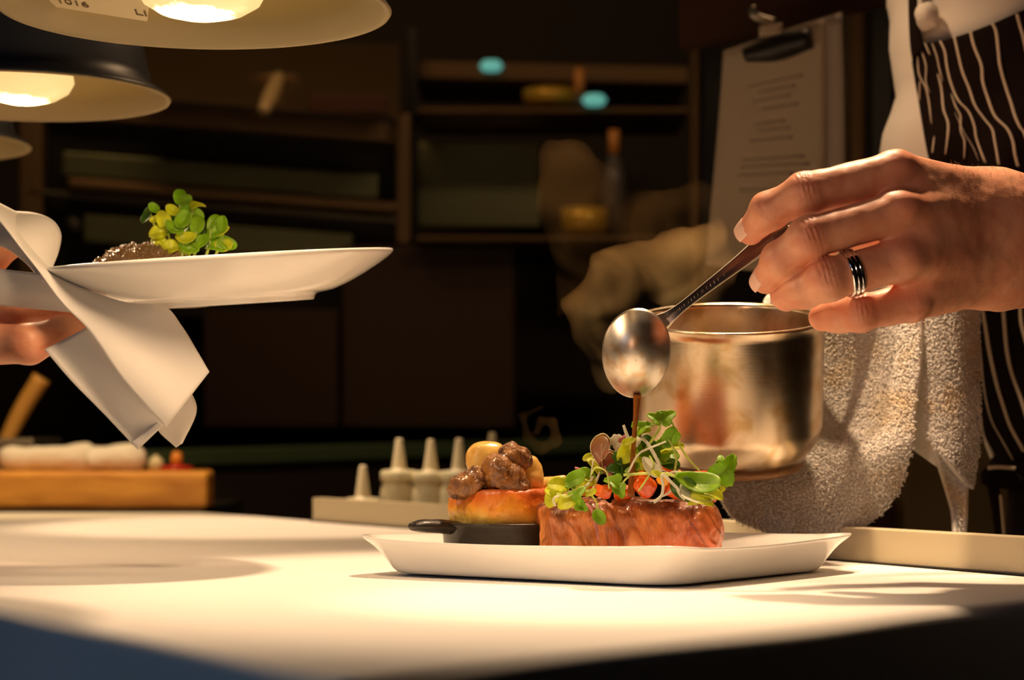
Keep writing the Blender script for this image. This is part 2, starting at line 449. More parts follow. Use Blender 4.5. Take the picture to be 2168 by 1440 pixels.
# ------------------------------------------------------------------ hero plate
def round_poly(pts, f=.14, n=9):
    out = []
    m = len(pts)
    for i in range(m):
        a, b, c = pts[i - 1], pts[i], pts[(i + 1) % m]
        p = b + (a - b) * f; q = b + (c - b) * f
        for t in np.linspace(0, 1, n): out.append(p * (1 - t) ** 2 + 2 * b * t * (1 - t) + q * t * t)
        for t in np.linspace(0, 1, 10)[1:-1]: out.append(q * (1 - t) + (c + (b - c) * f) * t)
    return np.array(out)
RL, RF, RR = P(752, 1140, 1.418)[:2], P(1432, 1160, 1.272)[:2], P(1812, 1135, 1.45)[:2]
RB = RL + RR - RF
# grow the corners so that the rounded outline reaches them
pc = (RL + RR) / 2
outl = round_poly([pc + (q - pc) * 1.05 for q in (RL, RF, RR, RB)])
def plate_geo():
    prof = [(.0, .0045), (.5, .0045), (.76, .0045), (.80, .0062), (.845, .0120), (.90, .0195), (.955, .0242), (.985, .0258), (.999, .0262), (1.0, .0248), (.985, .0225),
            (.95, .0185), (.91, .0125), (.885, .0065), (.865, .002), (.845, .0003), (.80, .0003), (.76, .0015), (.0, .0018)]
    V, F = [], []; n = len(outl)
    for s, z in prof:
        for k in range(n):
            q = pc + (outl[k] - pc) * max(s, 1e-4)
            zz = z + (.0016 * math.sin(k / n * 2 * math.pi * 4 + .5) if s > .94 else 0)
            V.append((q[0], q[1], TZ + .0010 + zz))
    for i in range(len(prof) - 1):
        for k in range(n):
            k2 = (k + 1) % n; F.append((i * n + k, i * n + k2, (i + 1) * n + k2, (i + 1) * n + k))
    return np.array(V), F
tag(mk('serving_plate', plate_geo(), M_porc, sub=1), 'large white four-cornered porcelain plate holding the steak on the tablecloth', 'plate')
PZ = TZ + .0056

# ------------------------------------------------------------------ pan, potato cake, mushrooms
pcx = P(1068, 1100, 1.445); PANC = np.array([pcx[0], 1.445])
pan = thing('blini_pan', (*PANC, PZ), 'small black cast iron pan under the golden potato cake', 'pan')
pr = [(0, 0), (.040, 0), (.0425, .002), (.0455, .028), (.0485, .0295), (.0485, .031), (.0455, .0315), (.043, .0295), (.0405, .004), (0, .004)]
mk('pan_body', lathe(pr, 64, TM((*PANC, PZ))), M_iron, pan)
hp = [P(935, 1106, 1.42), P(915, 1105.5, 1.415), P(893, 1105, 1.41), P(874, 1106, 1.405)]
for q in hp: q[2] -= .003
mk('handle', tube([hp[0] + (.012, .008, -.002), *hp], [.0095, .0095, .0090, .0085, .0055], 14, 18, flat=.55, up=(0, 0, 1)), M_iron, pan)

def tart_f(p):
    q = p - np.array([PANC[0] + .0012, PANC[1], PZ + .0405])
    r = np.linalg.norm(q[:, :2], axis=1)
    dz = np.abs(q[:, 2]) - .0105; dr = r - (.0365 + .002 * np.sin(np.arctan2(q[:, 1], q[:, 0]) * 3)) - .0012 * np.cos(q[:, 2] * 260)
    d = np.minimum(np.maximum(dz, dr), 0) + np.hypot(np.maximum(dz, 0), np.maximum(dr, 0)) - .0045
    return d + .0009 * fbm(p, 110, 3, 5)
tc = np.array([PANC[0], PANC[1], PZ + .0405])
g = sdf(tart_f, tc - (.05, .05, .022), tc + (.05, .05, .022), .0013)
hz = (g[0][:, 2] - tc[2]) / .015 + .35 * fbm(g[0], 70, 2, 9)
def ramp(t, stops):
    t = np.asarray(t); xs = [s[0] for s in stops]
    return np.stack([np.interp(t, xs, [s[1][k] for s in stops]) for k in range(3)], 1)
tt = ramp(hz, [(-1, (.95, .72, .22)), (-.4, (1, .62, .10)), (.1, (1, .42, .04)), (.6, (.85, .20, .02)), (1.1, (.55, .12, .02))])
tag(mk('potato_cake', g, M_tart, attr=tt), 'round golden brown potato cake sitting in the small black pan', 'potato cake')

def blob(name, fn, c, rad, m, label, cat, h=.0011, group=None):
    c = np.array(c); g = sdf(fn, c - rad, c + rad, h)
    return tag(mk(name, g, m), label, cat, group)
def mush(c, r, Rm, s, amp=.0012):
    return lambda p: smin(ell(p, c, r, Rm), ell(p, np.array(c) + Rm @ np.array([r[0] * .45, 0, r[2] * .25]), np.array(r) * .72, Rm), .004) + amp * fbm(p, 190, 3, s) + .0008 * np.sin(((p - c) @ Rm[:, 1]) * 900 + 3 * noise(p, 120, s))
c = P(1068, 1010, 1.418); blob('mushroom', mush(c, (.0190, .0125, .0125), rot(0, R(50), 0), 1), c, .030, M_mush, 'largest glazed brown mushroom, in front at the middle of the potato cake', 'mushroom', group='brown mushrooms on the potato cake')
c = P(993, 1026, 1.42); blob('mushroom', mush(c, (.0160, .0105, .0100), rot(0, R(-22), 0), 2), c, .027, M_mush, 'glazed brown mushroom lying at the left of the potato cake', 'mushroom', group='brown mushrooms on the potato cake')
c = P(1030, 1034, 1.424); blob('mushroom', mush(c, (.008, .008, .0085), rot(0, 0, 0), 3), c, .020, M_mush, 'small dark brown mushroom piece wedged between the two larger ones', 'mushroom', group='brown mushrooms on the potato cake')
c = P(1088, 968, 1.425); blob('mushroom', mush(c, (.0115, .0085, .0092), rot(0, R(35), .4), 4), c, .020, M_mush, 'brown mushroom piece on top of the heap, showing a pale cut face', 'mushroom', group='brown mushrooms on the potato cake')
c = P(1031, 967, 1.443); blob('roast_potato', lambda p, c=c: smin(ell(p, c, (.0155, .012, .0115)), ell(p, c + np.array((-.002, 0, -.010)), (.012, .011, .012)), .006) + .0007 * fbm(p, 120, 3, 7), c, .028, M_garlic, 'pale yellow roast piece at the top left of the heap', 'roast vegetable')
c = P(1124, 1010, 1.435); blob('roast_potato', lambda p, c=c: smin(ell(p, c + np.array((0, 0, -.002)), (.0095, .010, .0135)), ell(p, c + np.array((-.001, 0, .009)), (.007, .007, .006)), .005) + .0007 * fbm(p, 130, 3, 8), c, .026, M_garlic, 'upright butter yellow roast piece behind the large mushroom', 'roast vegetable')
c = P(1160, 1027, 1.452); blob('roast_potato', lambda p, c=c: smin(caps(p, c + np.array((-.012, 0, -.003)), c + np.array((.006, 0, .001)), .008, .0055), caps(p, c, c + np.array((.0125, 0, .0055)), .004, .0012), .004) + .0006 * fbm(p, 130, 3, 9), c, .026, M_garlic, 'orange roast piece with a pointed end beside the steak', 'roast vegetable')
# pale cut face of the top mushroom
# ------------------------------------------------------------------ steak
SC = np.array([P(1337, 1100, 1.387)[0], 1.387, PZ])
def steak_f(p):
    l = rbox(p, SC + (-.036, .003, .0235), (.0265, .035, .0250), .010, rot(R(3), R(-4), R(10)))
    r = rbox(p, SC + (.0205, 0, .0245), (.0395, .037, .0248), .013, rot(0, R(2), R(-4)))
    r = smin(r, ell(p, SC + (.042, -.006, .024), (.019, .026, .024)), .010)
    l = smin(l, ell(p, SC + (-.052, -.004, .012), (.0105, .022, .014)), .008)
    d = smin(l, r, .0045)
    q = p.copy(); q[:, 0] = q[:, 0] + .5 * q[:, 2] + .006 * noise(p, 60, 3); q[:, 2] *= .28
    rid = np.abs(noise(q, 170, 4)); rid2 = np.abs(noise(q, 75, 6))
    d = d + .0026 * (.5 - rid) * .8 + .0026 * (.45 - rid2) + .0012 * fbm(p, 90, 2, 2)
    # vertical creases between the muscle lobes
    for x0, sl, a in ((.0335, .45, .0022), (-.0085, -.3, .002), (-.030, .2, .0014)):
        u = p[:, 0] - (SC[0] + x0) - sl * (p[:, 2] - SC[2] - .025); d = d + a * np.exp(-(u / .0018) ** 2)
    return d
g = sdf(steak_f, SC - (.075, .052, .004), SC + (.075, .052, .060), .00105)
V = g[0]
V[:, 2] = np.maximum(V[:, 2], PZ + .0003)
x = (V[:, 0] - SC[0]) / .06; z = (V[:, 2] - SC[2]) / .05
pinkness = np.clip(.55 + .75 * x + .5 * fbm(V, 55, 2, 11), 0, 1) * np.clip(1.5 - 1.2 * z, 0.15, 1)
q = V.copy(); q[:, 0] += .5 * q[:, 2]; q[:, 2] *= .25
fat = np.clip((noise(q, 130, 21) - .35) * 3, 0, 1) * np.clip(1.3 - z, 0, 1)
char = np.clip((z - .80) * 7 + .9 * fbm(V, 90, 2, 13), 0, 1)
base = np.array([.98, .80, .52])[None] * (1 - pinkness[:, None]) + np.array([1.12, .66, .62])[None] * pinkness[:, None]
q2 = V.copy(); q2[:, 0] += .5 * q2[:, 2] + .004 * noise(V, 80, 77); q2[:, 2] *= .16
fib = np.abs(noise(q2, 420, 51)) * .6 + np.abs(noise(q2, 210, 52)) * .6
base = base * (.86 + .38 * np.clip(fib, 0, 1))[:, None]
crack = np.clip(1 - np.abs(noise(q, 75, 6)) * 9, 0, 1)[:, None]; base = base * (1 - .45 * crack)
base = base * (1 - .5 * fat[:, None]) + np.array([1.35, 1.45, 1.5])[None] * .5 * fat[:, None]
base = base * (1 - .75 * char[:, None]) + np.array([.10, .06, .05])[None] * .75 * char[:, None]
tag(mk('beef_steak', (V, g[1]), M_steak, attr=base), 'thick seared beef fillet with a pink side on the white plate', 'steak')
STZ = SC[2] + .049

random.seed(4)
def dice(px, py, D, s, m, rotv, label, cat='tomato dice', group='diced tomato on the steak', name='tomato_dice', hs=(1, 1, .85)):
    c = P(px, py, D); s = s / FPX * D; Rm = rot(*rotv)
    f = lambda p: rbox(p, c, np.array(hs) * s, s * .42, Rm) + .0012 * fbm(p, 150, 2, int(px))
    blob(name, f, c, s * 2.1, m, label, cat, .0009, group)
dice(1277, 1040, 1.352, 17, M_tom, (.3, .2, .5), 'orange-red tomato dice on the steak rim left of the sauce stream')
dice(1363, 1026, 1.355, 24, M_tom, (.2, .7, .3), 'largest bright red tomato dice, right beside the sauce stream')
dice(1318, 1043, 1.368, 18, M_tom, (.5, .3, .1), 'dark red tomato dice just left of the sauce stream on the steak')
dice(1412, 988, 1.385, 16, M_tom, (.1, .4, .6), 'uppermost tomato dice, under the bushy green leaves')
dice(1486, 1010, 1.375, 16, M_tom, (0, .1, .3), 'salmon red tomato dice at the right end under the glossy leaf', hs=(1.15, 1, .8))
dice(1425, 1040, 1.36, 17, M_tom, (.4, .5, .2), 'red tomato dice low in the topping right of the white stems')
dice(1250, 1022, 1.385, 14, M_tom, (.1, .2, .9), 'small orange-red tomato dice under the purple leaf')
dice(1182, 1048, 1.366, 14, M_tom, (.3, .1, .2), 'red tomato dice at the far left end of the steak', hs=(1.3, 1, .6))
dice(1505, 1052, 1.378, 12, M_tom, (.3, .1, .2), 'small red tomato dice at the far right end of the steak')
dice(1455, 1048, 1.385, 15, M_tom, (.3, .6, .2), 'red tomato dice half hidden behind the glossy leaf on the steak')
dice(1348, 1000, 1.39, 15, M_tom, (.7, .1, .2), 'tomato dice deep in the greens behind the sauce stream')
dice(1405, 1016, 1.352, 13, M_pepper, (.3, .4, .2), 'yellow orange pepper dice below the leafy crown of greens', 'pepper dice', 'diced pepper on the steak', 'pepper_dice')
dice(1228, 1036, 1.372, 13, M_pepper, (.3, .4, .8), 'orange pepper dice among the stems at the left of the steak', 'pepper dice', 'diced pepper on the steak', 'pepper_dice')
dice(1442, 1008, 1.372, 12, M_pepper, (.6, .4, .8), 'orange pepper dice at the foot of the arching green stems', 'pepper dice', 'diced pepper on the steak', 'pepper_dice')

# ------------------------------------------------------------------ micro greens
def outline(kind):
    th = np.linspace(-math.pi, math.pi, 73)[:-1]
    if kind == 'round': r = 1 - .10 * np.cos(th); x = r * np.cos(th) * .62 + .5; y = r * np.sin(th) * .46
    elif kind == 'long': x = np.cos(th) * .55 + .5; y = np.sin(th) * .25 * (1.1 + .3 * np.cos(th))
    elif kind == 'heart':
        r = .62 + .20 * np.abs(np.sin(th)) ** 1.1; x = r * np.cos(th) + .45 - .20 * np.exp(-(th / .30) ** 2); y = r * np.sin(th) * .86
    else:  # lobed
        r = .56 + .15 * np.cos(th * 3) + .06 * np.abs(np.sin(th * 9)); x = r * np.cos(th) + .45; y = r * np.sin(th) * .9
    return np.stack([x, y], 1)
def leaf_geo(base, d, nrm, size, kind, curl=.25, fold=.2):
    o = outline(kind); d = np.array(d, float); d /= np.linalg.norm(d); nrm = np.array(nrm, float); nrm -= d * (nrm @ d); nrm /= np.linalg.norm(nrm); s = np.cross(nrm, d)
    cen = np.array([.5, 0]); V = []; n = len(o)
    for k, t in enumerate((0.02, .25, .45, .65, .85, 1.0)):
        for q in o:
            e = cen + (q - cen) * t; zz = -curl * (e[0] - .4) ** 2 + fold * abs(e[1]) - .03 * math.cos(e[0] * 14) * abs(e[1])
            V.append(base + size * (d * e[0] + s * e[1] + nrm * zz))
    F = [(i * n + k, i * n + (k + 1) % n, (i + 1) * n + (k + 1) % n, (i + 1) * n + k) for i in range(5) for k in range(n)]
    F.append(tuple(range(n))[::-1])
    return np.array(V), F
def sprig(name, label, stem, leaves, smat, r=3.0, D=1.36, cat='micro green', group='micro greens on the steak', seed=0):
    """stem: [(px,py[,D])...]; leaves: [(index or (px,py), angle deg on view, size px, kind, material, tilt)]"""
    rnd = random.Random(seed + int(stem[0][0] * 7 + stem[0][1]))
    pts = [P(s[0], s[1], s[2] if len(s) > 2 else D) for s in stem]
    t = thing(name, pts[0], label, cat, group)
    rr = r / FPX * D
    mk('stem', tube(pts, [rr * 1.1] + [rr] * (len(pts) - 2) + [rr * .8], 8, 8 + 5 * len(pts)), smat, t)
    for at, ang, size, kind, m, tilt in leaves:
        b = pts[at] if isinstance(at, int) else P(at[0], at[1], at[2] if len(at) > 2 else D)
        a = R(ang); size *= 1.12 if D < 1.45 else 1.0; dv = np.array([math.cos(a), rnd.uniform(-.4, .4), math.sin(a)])
        nv = np.array([rnd.uniform(-.6, .6), -1, tilt + rnd.uniform(-.2, .5)]); 
        mk('leaf', leaf_geo(b, dv, nv, size / FPX * D, kind, rnd.uniform(.25, .8) * rnd.choice((-1, 1, 1)), rnd.uniform(.2, .55)), m, t, solid=.0004)
    return t
G = M_leaf; Y = M_leafy; Dk = M_leafd
sprig('radish_leaf', 'purple two-lobed radish leaf standing at the left of the greens', [(1300, 1012), (1288, 1000), (1278, 985)], [], M_pink, 3.2, 1.352)
t = bpy.data.objects['radish_leaf']
PO = [(1272, 919), (1259, 927), (1251, 941), (1251, 956), (1259, 972), (1269, 987), (1274, 997), (1284, 1005), (1295, 1004), (1297, 995), (1307, 981), (1309, 966), (1305, 958), (1295, 954), (1291, 950), (1293, 937), (1288, 925), (1280, 919)]
def purple(k0, k1, dy=0):
    ol = smooth_path([(a, b, 0) for a, b in PO + PO[:1]], 73)[:-1]; cen = np.array([1276, 968, 0]); V = []
    ts = (k0, .35, .7, 1.0) if k0 < .5 else (k0, k1)
    for t_ in ts:
        for q in ol:
            e = cen + (q - cen) * t_; along = ((e[0] - 1272) * .67 + (e[1] - 975) * -.74) / 40; acr = ((e[0] - 1276) * .74 + (e[1] - 968) * .67) / 40
            D = 1.352 + .006 * acr * acr * 2 - .004 * math.exp(-(acr * 40 - 6) ** 2 / 60) + .003 * along - dy; V.append(P(e[0], e[1], D))
    n = len(ol); F = [(i * n + k, i * n + (k + 1) % n, (i + 1) * n + (k + 1) % n, (i + 1) * n + k) for i in range(len(ts) - 1) for k in range(n)]
    if k0 < .5: F.append(tuple(range(n))[::-1])
    return np.array(V), F
gp = purple(.02, 1); zz = np.clip((gp[0][:, 2] - P(1276, 1000, 1.352)[2]) / (P(1276, 920, 1.352)[2] - P(1276, 1000, 1.352)[2]), 0, 1)[:, None]
mk('leaf', gp, M_purpt, t, solid=.0005, attr=np.array([[.62, .20, .30]]) * (1 - zz) + np.array([[.62, .68, .25]]) * zz, label='purple and bronze two-lobed leaf')
mk('leaf_edge', purple(.97, 1.02, .0004), M_leafrim, t, solid=.0006)
for pts_ in ([(1276, 996), (1274, 970), (1273, 940)], [(1275, 975), (1290, 958), (1300, 962)], [(1275, 978), (1262, 960)], [(1274, 960), (1284, 940)]):
    mk('vein', tube([P(a, b, 1.3475) for a, b in pts_], .00018, 6, 12), M_leafrim, t)
sprig('coriander_sprig', 'tallest sprig with a small lobed double leaf at its top', [(1362, 958, 1.37), (1382, 930), (1396, 908), (1399, 890)], [((1399, 892), 150, 24, 'lobed', G, .3), ((1399, 892), 35, 30, 'lobed', G, .2)], M_stem, 2.8, 1.36)
sprig('coriander_sprig', 'sprig with one curled lobed leaf right beside the sauce stream', [(1338, 946, 1.37), (1346, 920), (1352, 905)], [((1346, 915), 35, 30, 'lobed', G, .4), ((1348, 918), 20, 26, 'long', Y, .9)], M_stem, 2.6, 1.358)
sprig('white_stem_sprig', 'long thick white stem arching down across the green crown', [(1345, 932, 1.36), (1362, 930, 1.355), (1378, 950, 1.35), (1392, 976), (1402, 998)], [((1346, 930), 200, 26, 'long', Y, .3)], M_white, 3.6, 1.348)
sprig('arching_sprig', 'thin stem arching right from the tall sprig down over the pan side', [(1412, 886, 1.365), (1424, 898), (1430, 920), (1440, 945), (1458, 972), (1482, 998)], [((1430, 912), 235, 34, 'round', G, .3)], M_stem, 2.3, 1.362)
sprig('pea_shoot', 'bushy bright green crown of leaves above the topmost tomato', [(1400, 1000, 1.375), (1394, 975), (1388, 955)],
      [((1392, 972), 20, 44, 'round', G, .2), ((1390, 968), 60, 40, 'lobed', G, .5), ((1386, 966), 125, 40, 'round', Dk, .2), ((1384, 960), 165, 40, 'round', G, .3), ((1396, 978), -10, 38, 'long', Dk, .2), ((1380, 972), 200, 42, 'round', Y, .4), ((1400, 950), 10, 36, 'lobed', Y, .5), ((1372, 950), 90, 26, 'round', Dk, .4)], M_stem, 2.6, 1.368)
sprig('white_shoot', 'short pure white shoot standing upright left of the sauce stream', [(1331, 930), (1325, 915), (1320, 900)], [], M_white, 3.4, 1.362)
sprig('pink_flower_sprig', 'cream and pink crinkled petal beside the purple leaf', [(1300, 975), (1315, 955), (1325, 940)], [((1300, 952), 20, 42, 'lobed', M_white, .2), ((1316, 938), 60, 16, 'lobed', M_pink, .3), ((1322, 955), -70, 24, 'round', M_pink, .1)], M_pink, 2.5, 1.366)
sprig('curled_leaf_sprig', 'sprig with small curled leaves under the purple leaf', [(1318, 1010), (1316, 985), (1312, 965)], [((1318, 1000), 160, 30, 'round', Dk, .7), ((1324, 1002), 25, 30, 'long', G, .8), ((1316, 975), 60, 36, 'round', Y, .4), ((1316, 985), 120, 28, 'long', Dk, .3)], M_leafd, 2.8, 1.352)
sprig('pink_shoot', 'thin pink shoot poking out to the left above the steak', [(1258, 1010, 1.365), (1240, 998), (1217, 990)], [], M_pink, 2.6, 1.36)
sprig('yellow_leaf_sprig', 'small pointed yellow leaf on a stalk left of the purple leaf', [(1255, 1000), (1260, 980), (1262, 965)], [((1262, 962), 200, 26, 'long', Y, .2)], M_stem, 1.6, 1.368)
sprig('cress_sprig', 'cress with round leaves hanging over the upper left edge of the steak', [(1256, 1010, 1.355), (1240, 1030), (1215, 1040), (1185, 1045), (1168, 1058)],
      [((1200, 1030), 170, 36, 'round', Y, .5), ((1184, 1040), 230, 36, 'round', Y, .3), ((1205, 1022), 25, 34, 'round', G, .5), ((1178, 1046), 150, 24, 'round', Y, .2), ((1218, 1032), 160, 26, 'long', G, .5)], M_white, 2.5, 1.345)
sprig('cress_sprig', 'looped cress with two yellow-green leaves in front of the steak', [(1262, 1040), (1240, 1040), (1215, 1045), (1200, 1052), (1178, 1045)],
      [((1215, 1060), 195, 32, 'round', Y, .2), ((1214, 1062), 60, 28, 'lobed', G, .1), ((1222, 1066), -35, 20, 'lobed', G, .1), ((1240, 1050), 30, 22, 'long', Y, .3)], M_stem, 2.4, 1.333)
sprig('pink_stem_sprig', 'pale pink stem hanging down the front of the steak', [(1240, 1068, 1.338), (1252, 1078), (1260, 1105), (1267, 1143)], [((1240, 1068), 180, 20, 'long', M_white, .2)], M_pink, 2.8, 1.336)
sprig('hanging_cress', 'green stem ending in a round leaf dangling over the steak front', [(1250, 1046), (1262, 1062), (1265, 1080), (1262, 1092)], [((1262, 1084), -55, 26, 'round', G, .1)], M_stem, 2.0, 1.334)
sprig('left_tuft_sprig', 'upright yellow-green tuft behind the left tomato dice', [(1252, 1045, 1.365), (1262, 1020), (1270, 1000)], [((1268, 1002), 120, 34, 'long', Y, .4), ((1262, 1012), 150, 34, 'long', G, .4), ((1256, 1022), 170, 30, 'round', Y, .3), ((1272, 1004), 60, 24, 'long', G, .4), ((1246, 1030), 180, 34, 'long', Y, .4)], M_white, 2.8, 1.358)
sprig('tomato_front_sprig', 'small lobed leaf on a stem in front of the red tomato dice', [(1334, 1006), (1322, 1018), (1315, 1030), (1306, 1032)], [((1312, 1024), 160, 26, 'lobed', G, .3), ((1306, 1028), -60, 24, 'lobed', G, .2)], M_stem, 2.0, 1.34)
sprig('horizontal_stem', 'straight pale stem lying level across the topping', [(1320, 1006), (1360, 1003), (1400, 1002), (1432, 1010)], [((1360, 970), -50, 44, 'long', M_white, .3)], M_stem, 2.8, 1.34)
sprig('forked_stem', 'pale forked stem resting on the steak top right of the centre', [(1384, 1064), (1400, 1050), (1404, 1030), (1402, 1005), (1425, 1025), (1440, 1040)], [((1402, 1010), 150, 22, 'long', Y, .3)], M_white, 3.2, 1.334)
sprig('glossy_leaf_sprig', 'broad glossy green leaf curling at the right end of the steak', [(1410, 1002), (1440, 1012), (1475, 1018), (1500, 1030)],
      [((1432, 1012), -15, 80, 'long', G, .7), ((1430, 1022), -35, 48, 'round', Dk, .3), ((1460, 1040), -8, 62, 'long', Y, .8), ((1470, 1036), 8, 50, 'long', G, .6)], M_stem, 3.2, 1.342)
sprig('fallen_leaf', 'pale yellow leaf with a toothed tip lying on the steak top', [(1434, 1034), (1440, 1048), (1450, 1058)], [((1442, 1050), -14, 54, 'lobed', M_white, 1.2), ((1462, 1058), -4, 36, 'lobed', Y, .8)], M_white, 3.0, 1.335)
sprig('parsley_sprig', 'toothed parsley leaf on a stalk at the far right of the steak', [(1505, 1046), (1512, 1030), (1520, 1012), (1528, 990)], [((1518, 1014), 50, 46, 'lobed', G, .2), ((1528, 990), 95, 22, 'lobed', G, .2), ((1500, 1050), 30, 34, 'long', Y, .5)], M_stem, 2.6, 1.352)
sprig('right_stem_sprig', 'pair of thin stems crossing below the arching ones', [(1428, 1000, 1.36), (1432, 970), (1424, 945), (1415, 930)], [((1424, 940), 60, 24, 'long', G, .3)], M_stem, 2.4, 1.355)
sprig('low_cress_sprig', 'cress leaves tucked behind the sauce stream above the dice', [(1352, 1000, 1.375), (1350, 975), (1345, 955)], [((1350, 975), 20, 40, 'long', G, .4), ((1350, 968), 140, 32, 'round', G, .3), ((1346, 985), 200, 34, 'round', Dk, .3), ((1354, 985), -20, 40, 'long', Y, .4)], M_stem, 2.4, 1.37)

for k, (pts_, m_, w_, lab) in enumerate((
    ([(1290, 1035), (1284, 1000), (1262, 990), (1252, 1005)], M_stem, 1.8, 'thin green loop below the purple leaf'),
    ([(1330, 1000), (1352, 962), (1378, 948), (1410, 935)], M_white, 2.2, 'pale stem climbing behind the sauce stream to the tall sprig'),
    ([(1410, 1010), (1424, 1000), (1442, 1002), (1452, 1016)], M_white, 2.4, 'small white hook of stem above the glossy leaf'),
    ([(1225, 1055), (1212, 1030), (1232, 1015), (1250, 1020)], M_stem, 1.8, 'small green loop over the left cress leaves'),
    ([(1176, 1072), (1172, 1058), (1182, 1050), (1210, 1048)], M_white, 2.4, 'white hooked stem end at the far left of the steak'),
    ([(1352, 1040), (1372, 1010), (1384, 985), (1375, 965)], M_stem, 2.0, 'green stem passing in front of the largest tomato dice'),
    ([(1398, 1052), (1412, 1046), (1424, 1036)], M_white, 2.4, 'short pale stem branching right from the forked stem'),
    ([(1256, 975), (1252, 1000), (1250, 1012)], M_white, 1.4, 'hair-thin white stalk under the small yellow leaf'))):
    sprig('loose_stem', lab, [(a, b, 1.336 + .004 * (k % 4)) for a, b in pts_], [], m_, w_, 1.34)
# ------------------------------------------------------------------ sauce stream, spoon
SD = 1.35
tag(mk('sauce_stream', tube([P(1349, 836, SD), P(1347, 870, SD), P(1343, 920, SD), P(1339, 980, SD), P(1336, 1052, SD)], np.array([9, 6.5, 5, 5.5, 8]) / FPX * SD, 12, 40), M_sauce),
    'thin brown stream of sauce pouring from the spoon tip', 'sauce')

def spoon():
    root = thing('serving_spoon', P(1349, 840, SD), 'steel serving spoon held over the steak with sauce at its tip', 'spoon')
    c = P(1347, 748, SD - .004); up = P(1362, 655, SD - .011) - P(1344, 842, SD + .009); L = np.linalg.norm(up) / 2; up = up / (2 * L)
    nrm = np.array([-.05, -1, .0]); nrm -= up * (nrm @ up); nrm /= np.linalg.norm(nrm); sd = np.cross(up, nrm)
    W = 71 / FPX * SD; dep = .017
    V, F = [], []; nr, na = 22, 64
    for i in range(nr + 1):
        rr = i / nr
        for k in range(na):
            a = 2 * math.pi * k / na; xx = math.cos(a); yy = math.sin(a)
            wd = W * (1 + .04 * yy)                 # a little fuller towards the handle
            V.append(c + sd * (xx * rr * wd) + up * (yy * rr * L) + nrm * dep * (1 - rr ** 2.2))
    for i in range(nr):
        for k in range(na):
            k2 = (k + 1) % na; F.append((i * na + k, i * na + k2, (i + 1) * na + k2, (i + 1) * na + k))
    mk('bowl', (np.array(V), F), M_spoon, root, solid=.0012)
    # neck and handle, flat face to the camera with raised edges
    path = smooth_path([P(1386, 690, SD + .008), P(1404, 680, SD + .002), P(1421, 668, SD), P(1450, 645, SD), P(1500, 606, SD + .001), P(1560, 560, SD + .003), P(1625, 508, SD + .008), P(1668, 478, SD + .016)], 46)
    wid = smooth_path([(40, 0, 0), (36, 0, 0), (26, 0, 0), (20, 0, 0), (23, 0, 0), (29, 0, 0), (40, 0, 0), (44, 0, 0)], 46)[:, 0] / FPX * SD * .52
    V, F = [], []
    prof = [(-1, .0013), (-.97, -.0006), (-.88, -.0016), (-.76, -.0006), (0, 0), (.76, -.0006), (.88, -.0016), (.97, -.0006), (1, .0013), (.6, .0026), (-.6, .0026)]
    for i, q in enumerate(path):
        d = path[min(i + 1, 45)] - path[max(i - 1, 0)]; d /= np.linalg.norm(d); f = np.array([0, 1., 0]) ; f -= d * (f @ d); f /= np.linalg.norm(f); s_ = np.cross(d, f)
        for a, b in prof: V.append(q + s_ * a * wid[i] + f * b)
    m = len(prof)
    for i in range(45):
        for k in range(m):
            k2 = (k + 1) % m; F.append((i * m + k, (i + 1) * m + k, (i + 1) * m + k2, i * m + k2))
    F.append(tuple(range(m))); F.append(tuple(45 * m + k for k in range(m))[::-1])
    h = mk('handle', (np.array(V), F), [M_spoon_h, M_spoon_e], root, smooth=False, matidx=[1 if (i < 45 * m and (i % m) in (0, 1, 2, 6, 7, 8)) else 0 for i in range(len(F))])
    # worn engraving along the handle
    gs = []
    for k in range(30):
        t = .12 + .68 * k / 29; i = int((.17 + .60 * t) * 45); q = path[i]
        hgt = .0011 + .0008 * ((k * 7) % 5) / 5
        d = path[i + 1] - path[i - 1]; d /= np.linalg.norm(d); s_ = np.array([-d[2], 0, d[0]])
        q = q + d * ((k * 13) % 7 - 3) * .0002 + np.array([0, -.0001, 0])
        gs.append(tube([q - s_ * hgt, q + s_ * hgt * .8 + d * .0009], .00014, 5))
    mk('engraving', join(*gs), M_steel_lt, h, label='worn pale engraving')
M_spoon = mat('spoon_steel', (.62, .54, .43), .36, 1, bump=(300, .05, .0003), var=(110, [(.45, (.66, .61, .54)), (.75, (.55, .38, .2))]))
M_spoon_h = mat('spoon_handle_dark_reflection', (.16, .14, .14), .34, 1)  # same steel as the bowl, darkened for the dark it reflects
M_spoon_e = mat('spoon_handle_edge_glint', (.75, .68, .55), .45, .8)  # same steel again, lightened where the ridges catch the light
M_steel_lt = mat('pale_scratched_steel', (.8, .74, .66), .5, .6)
spoon()

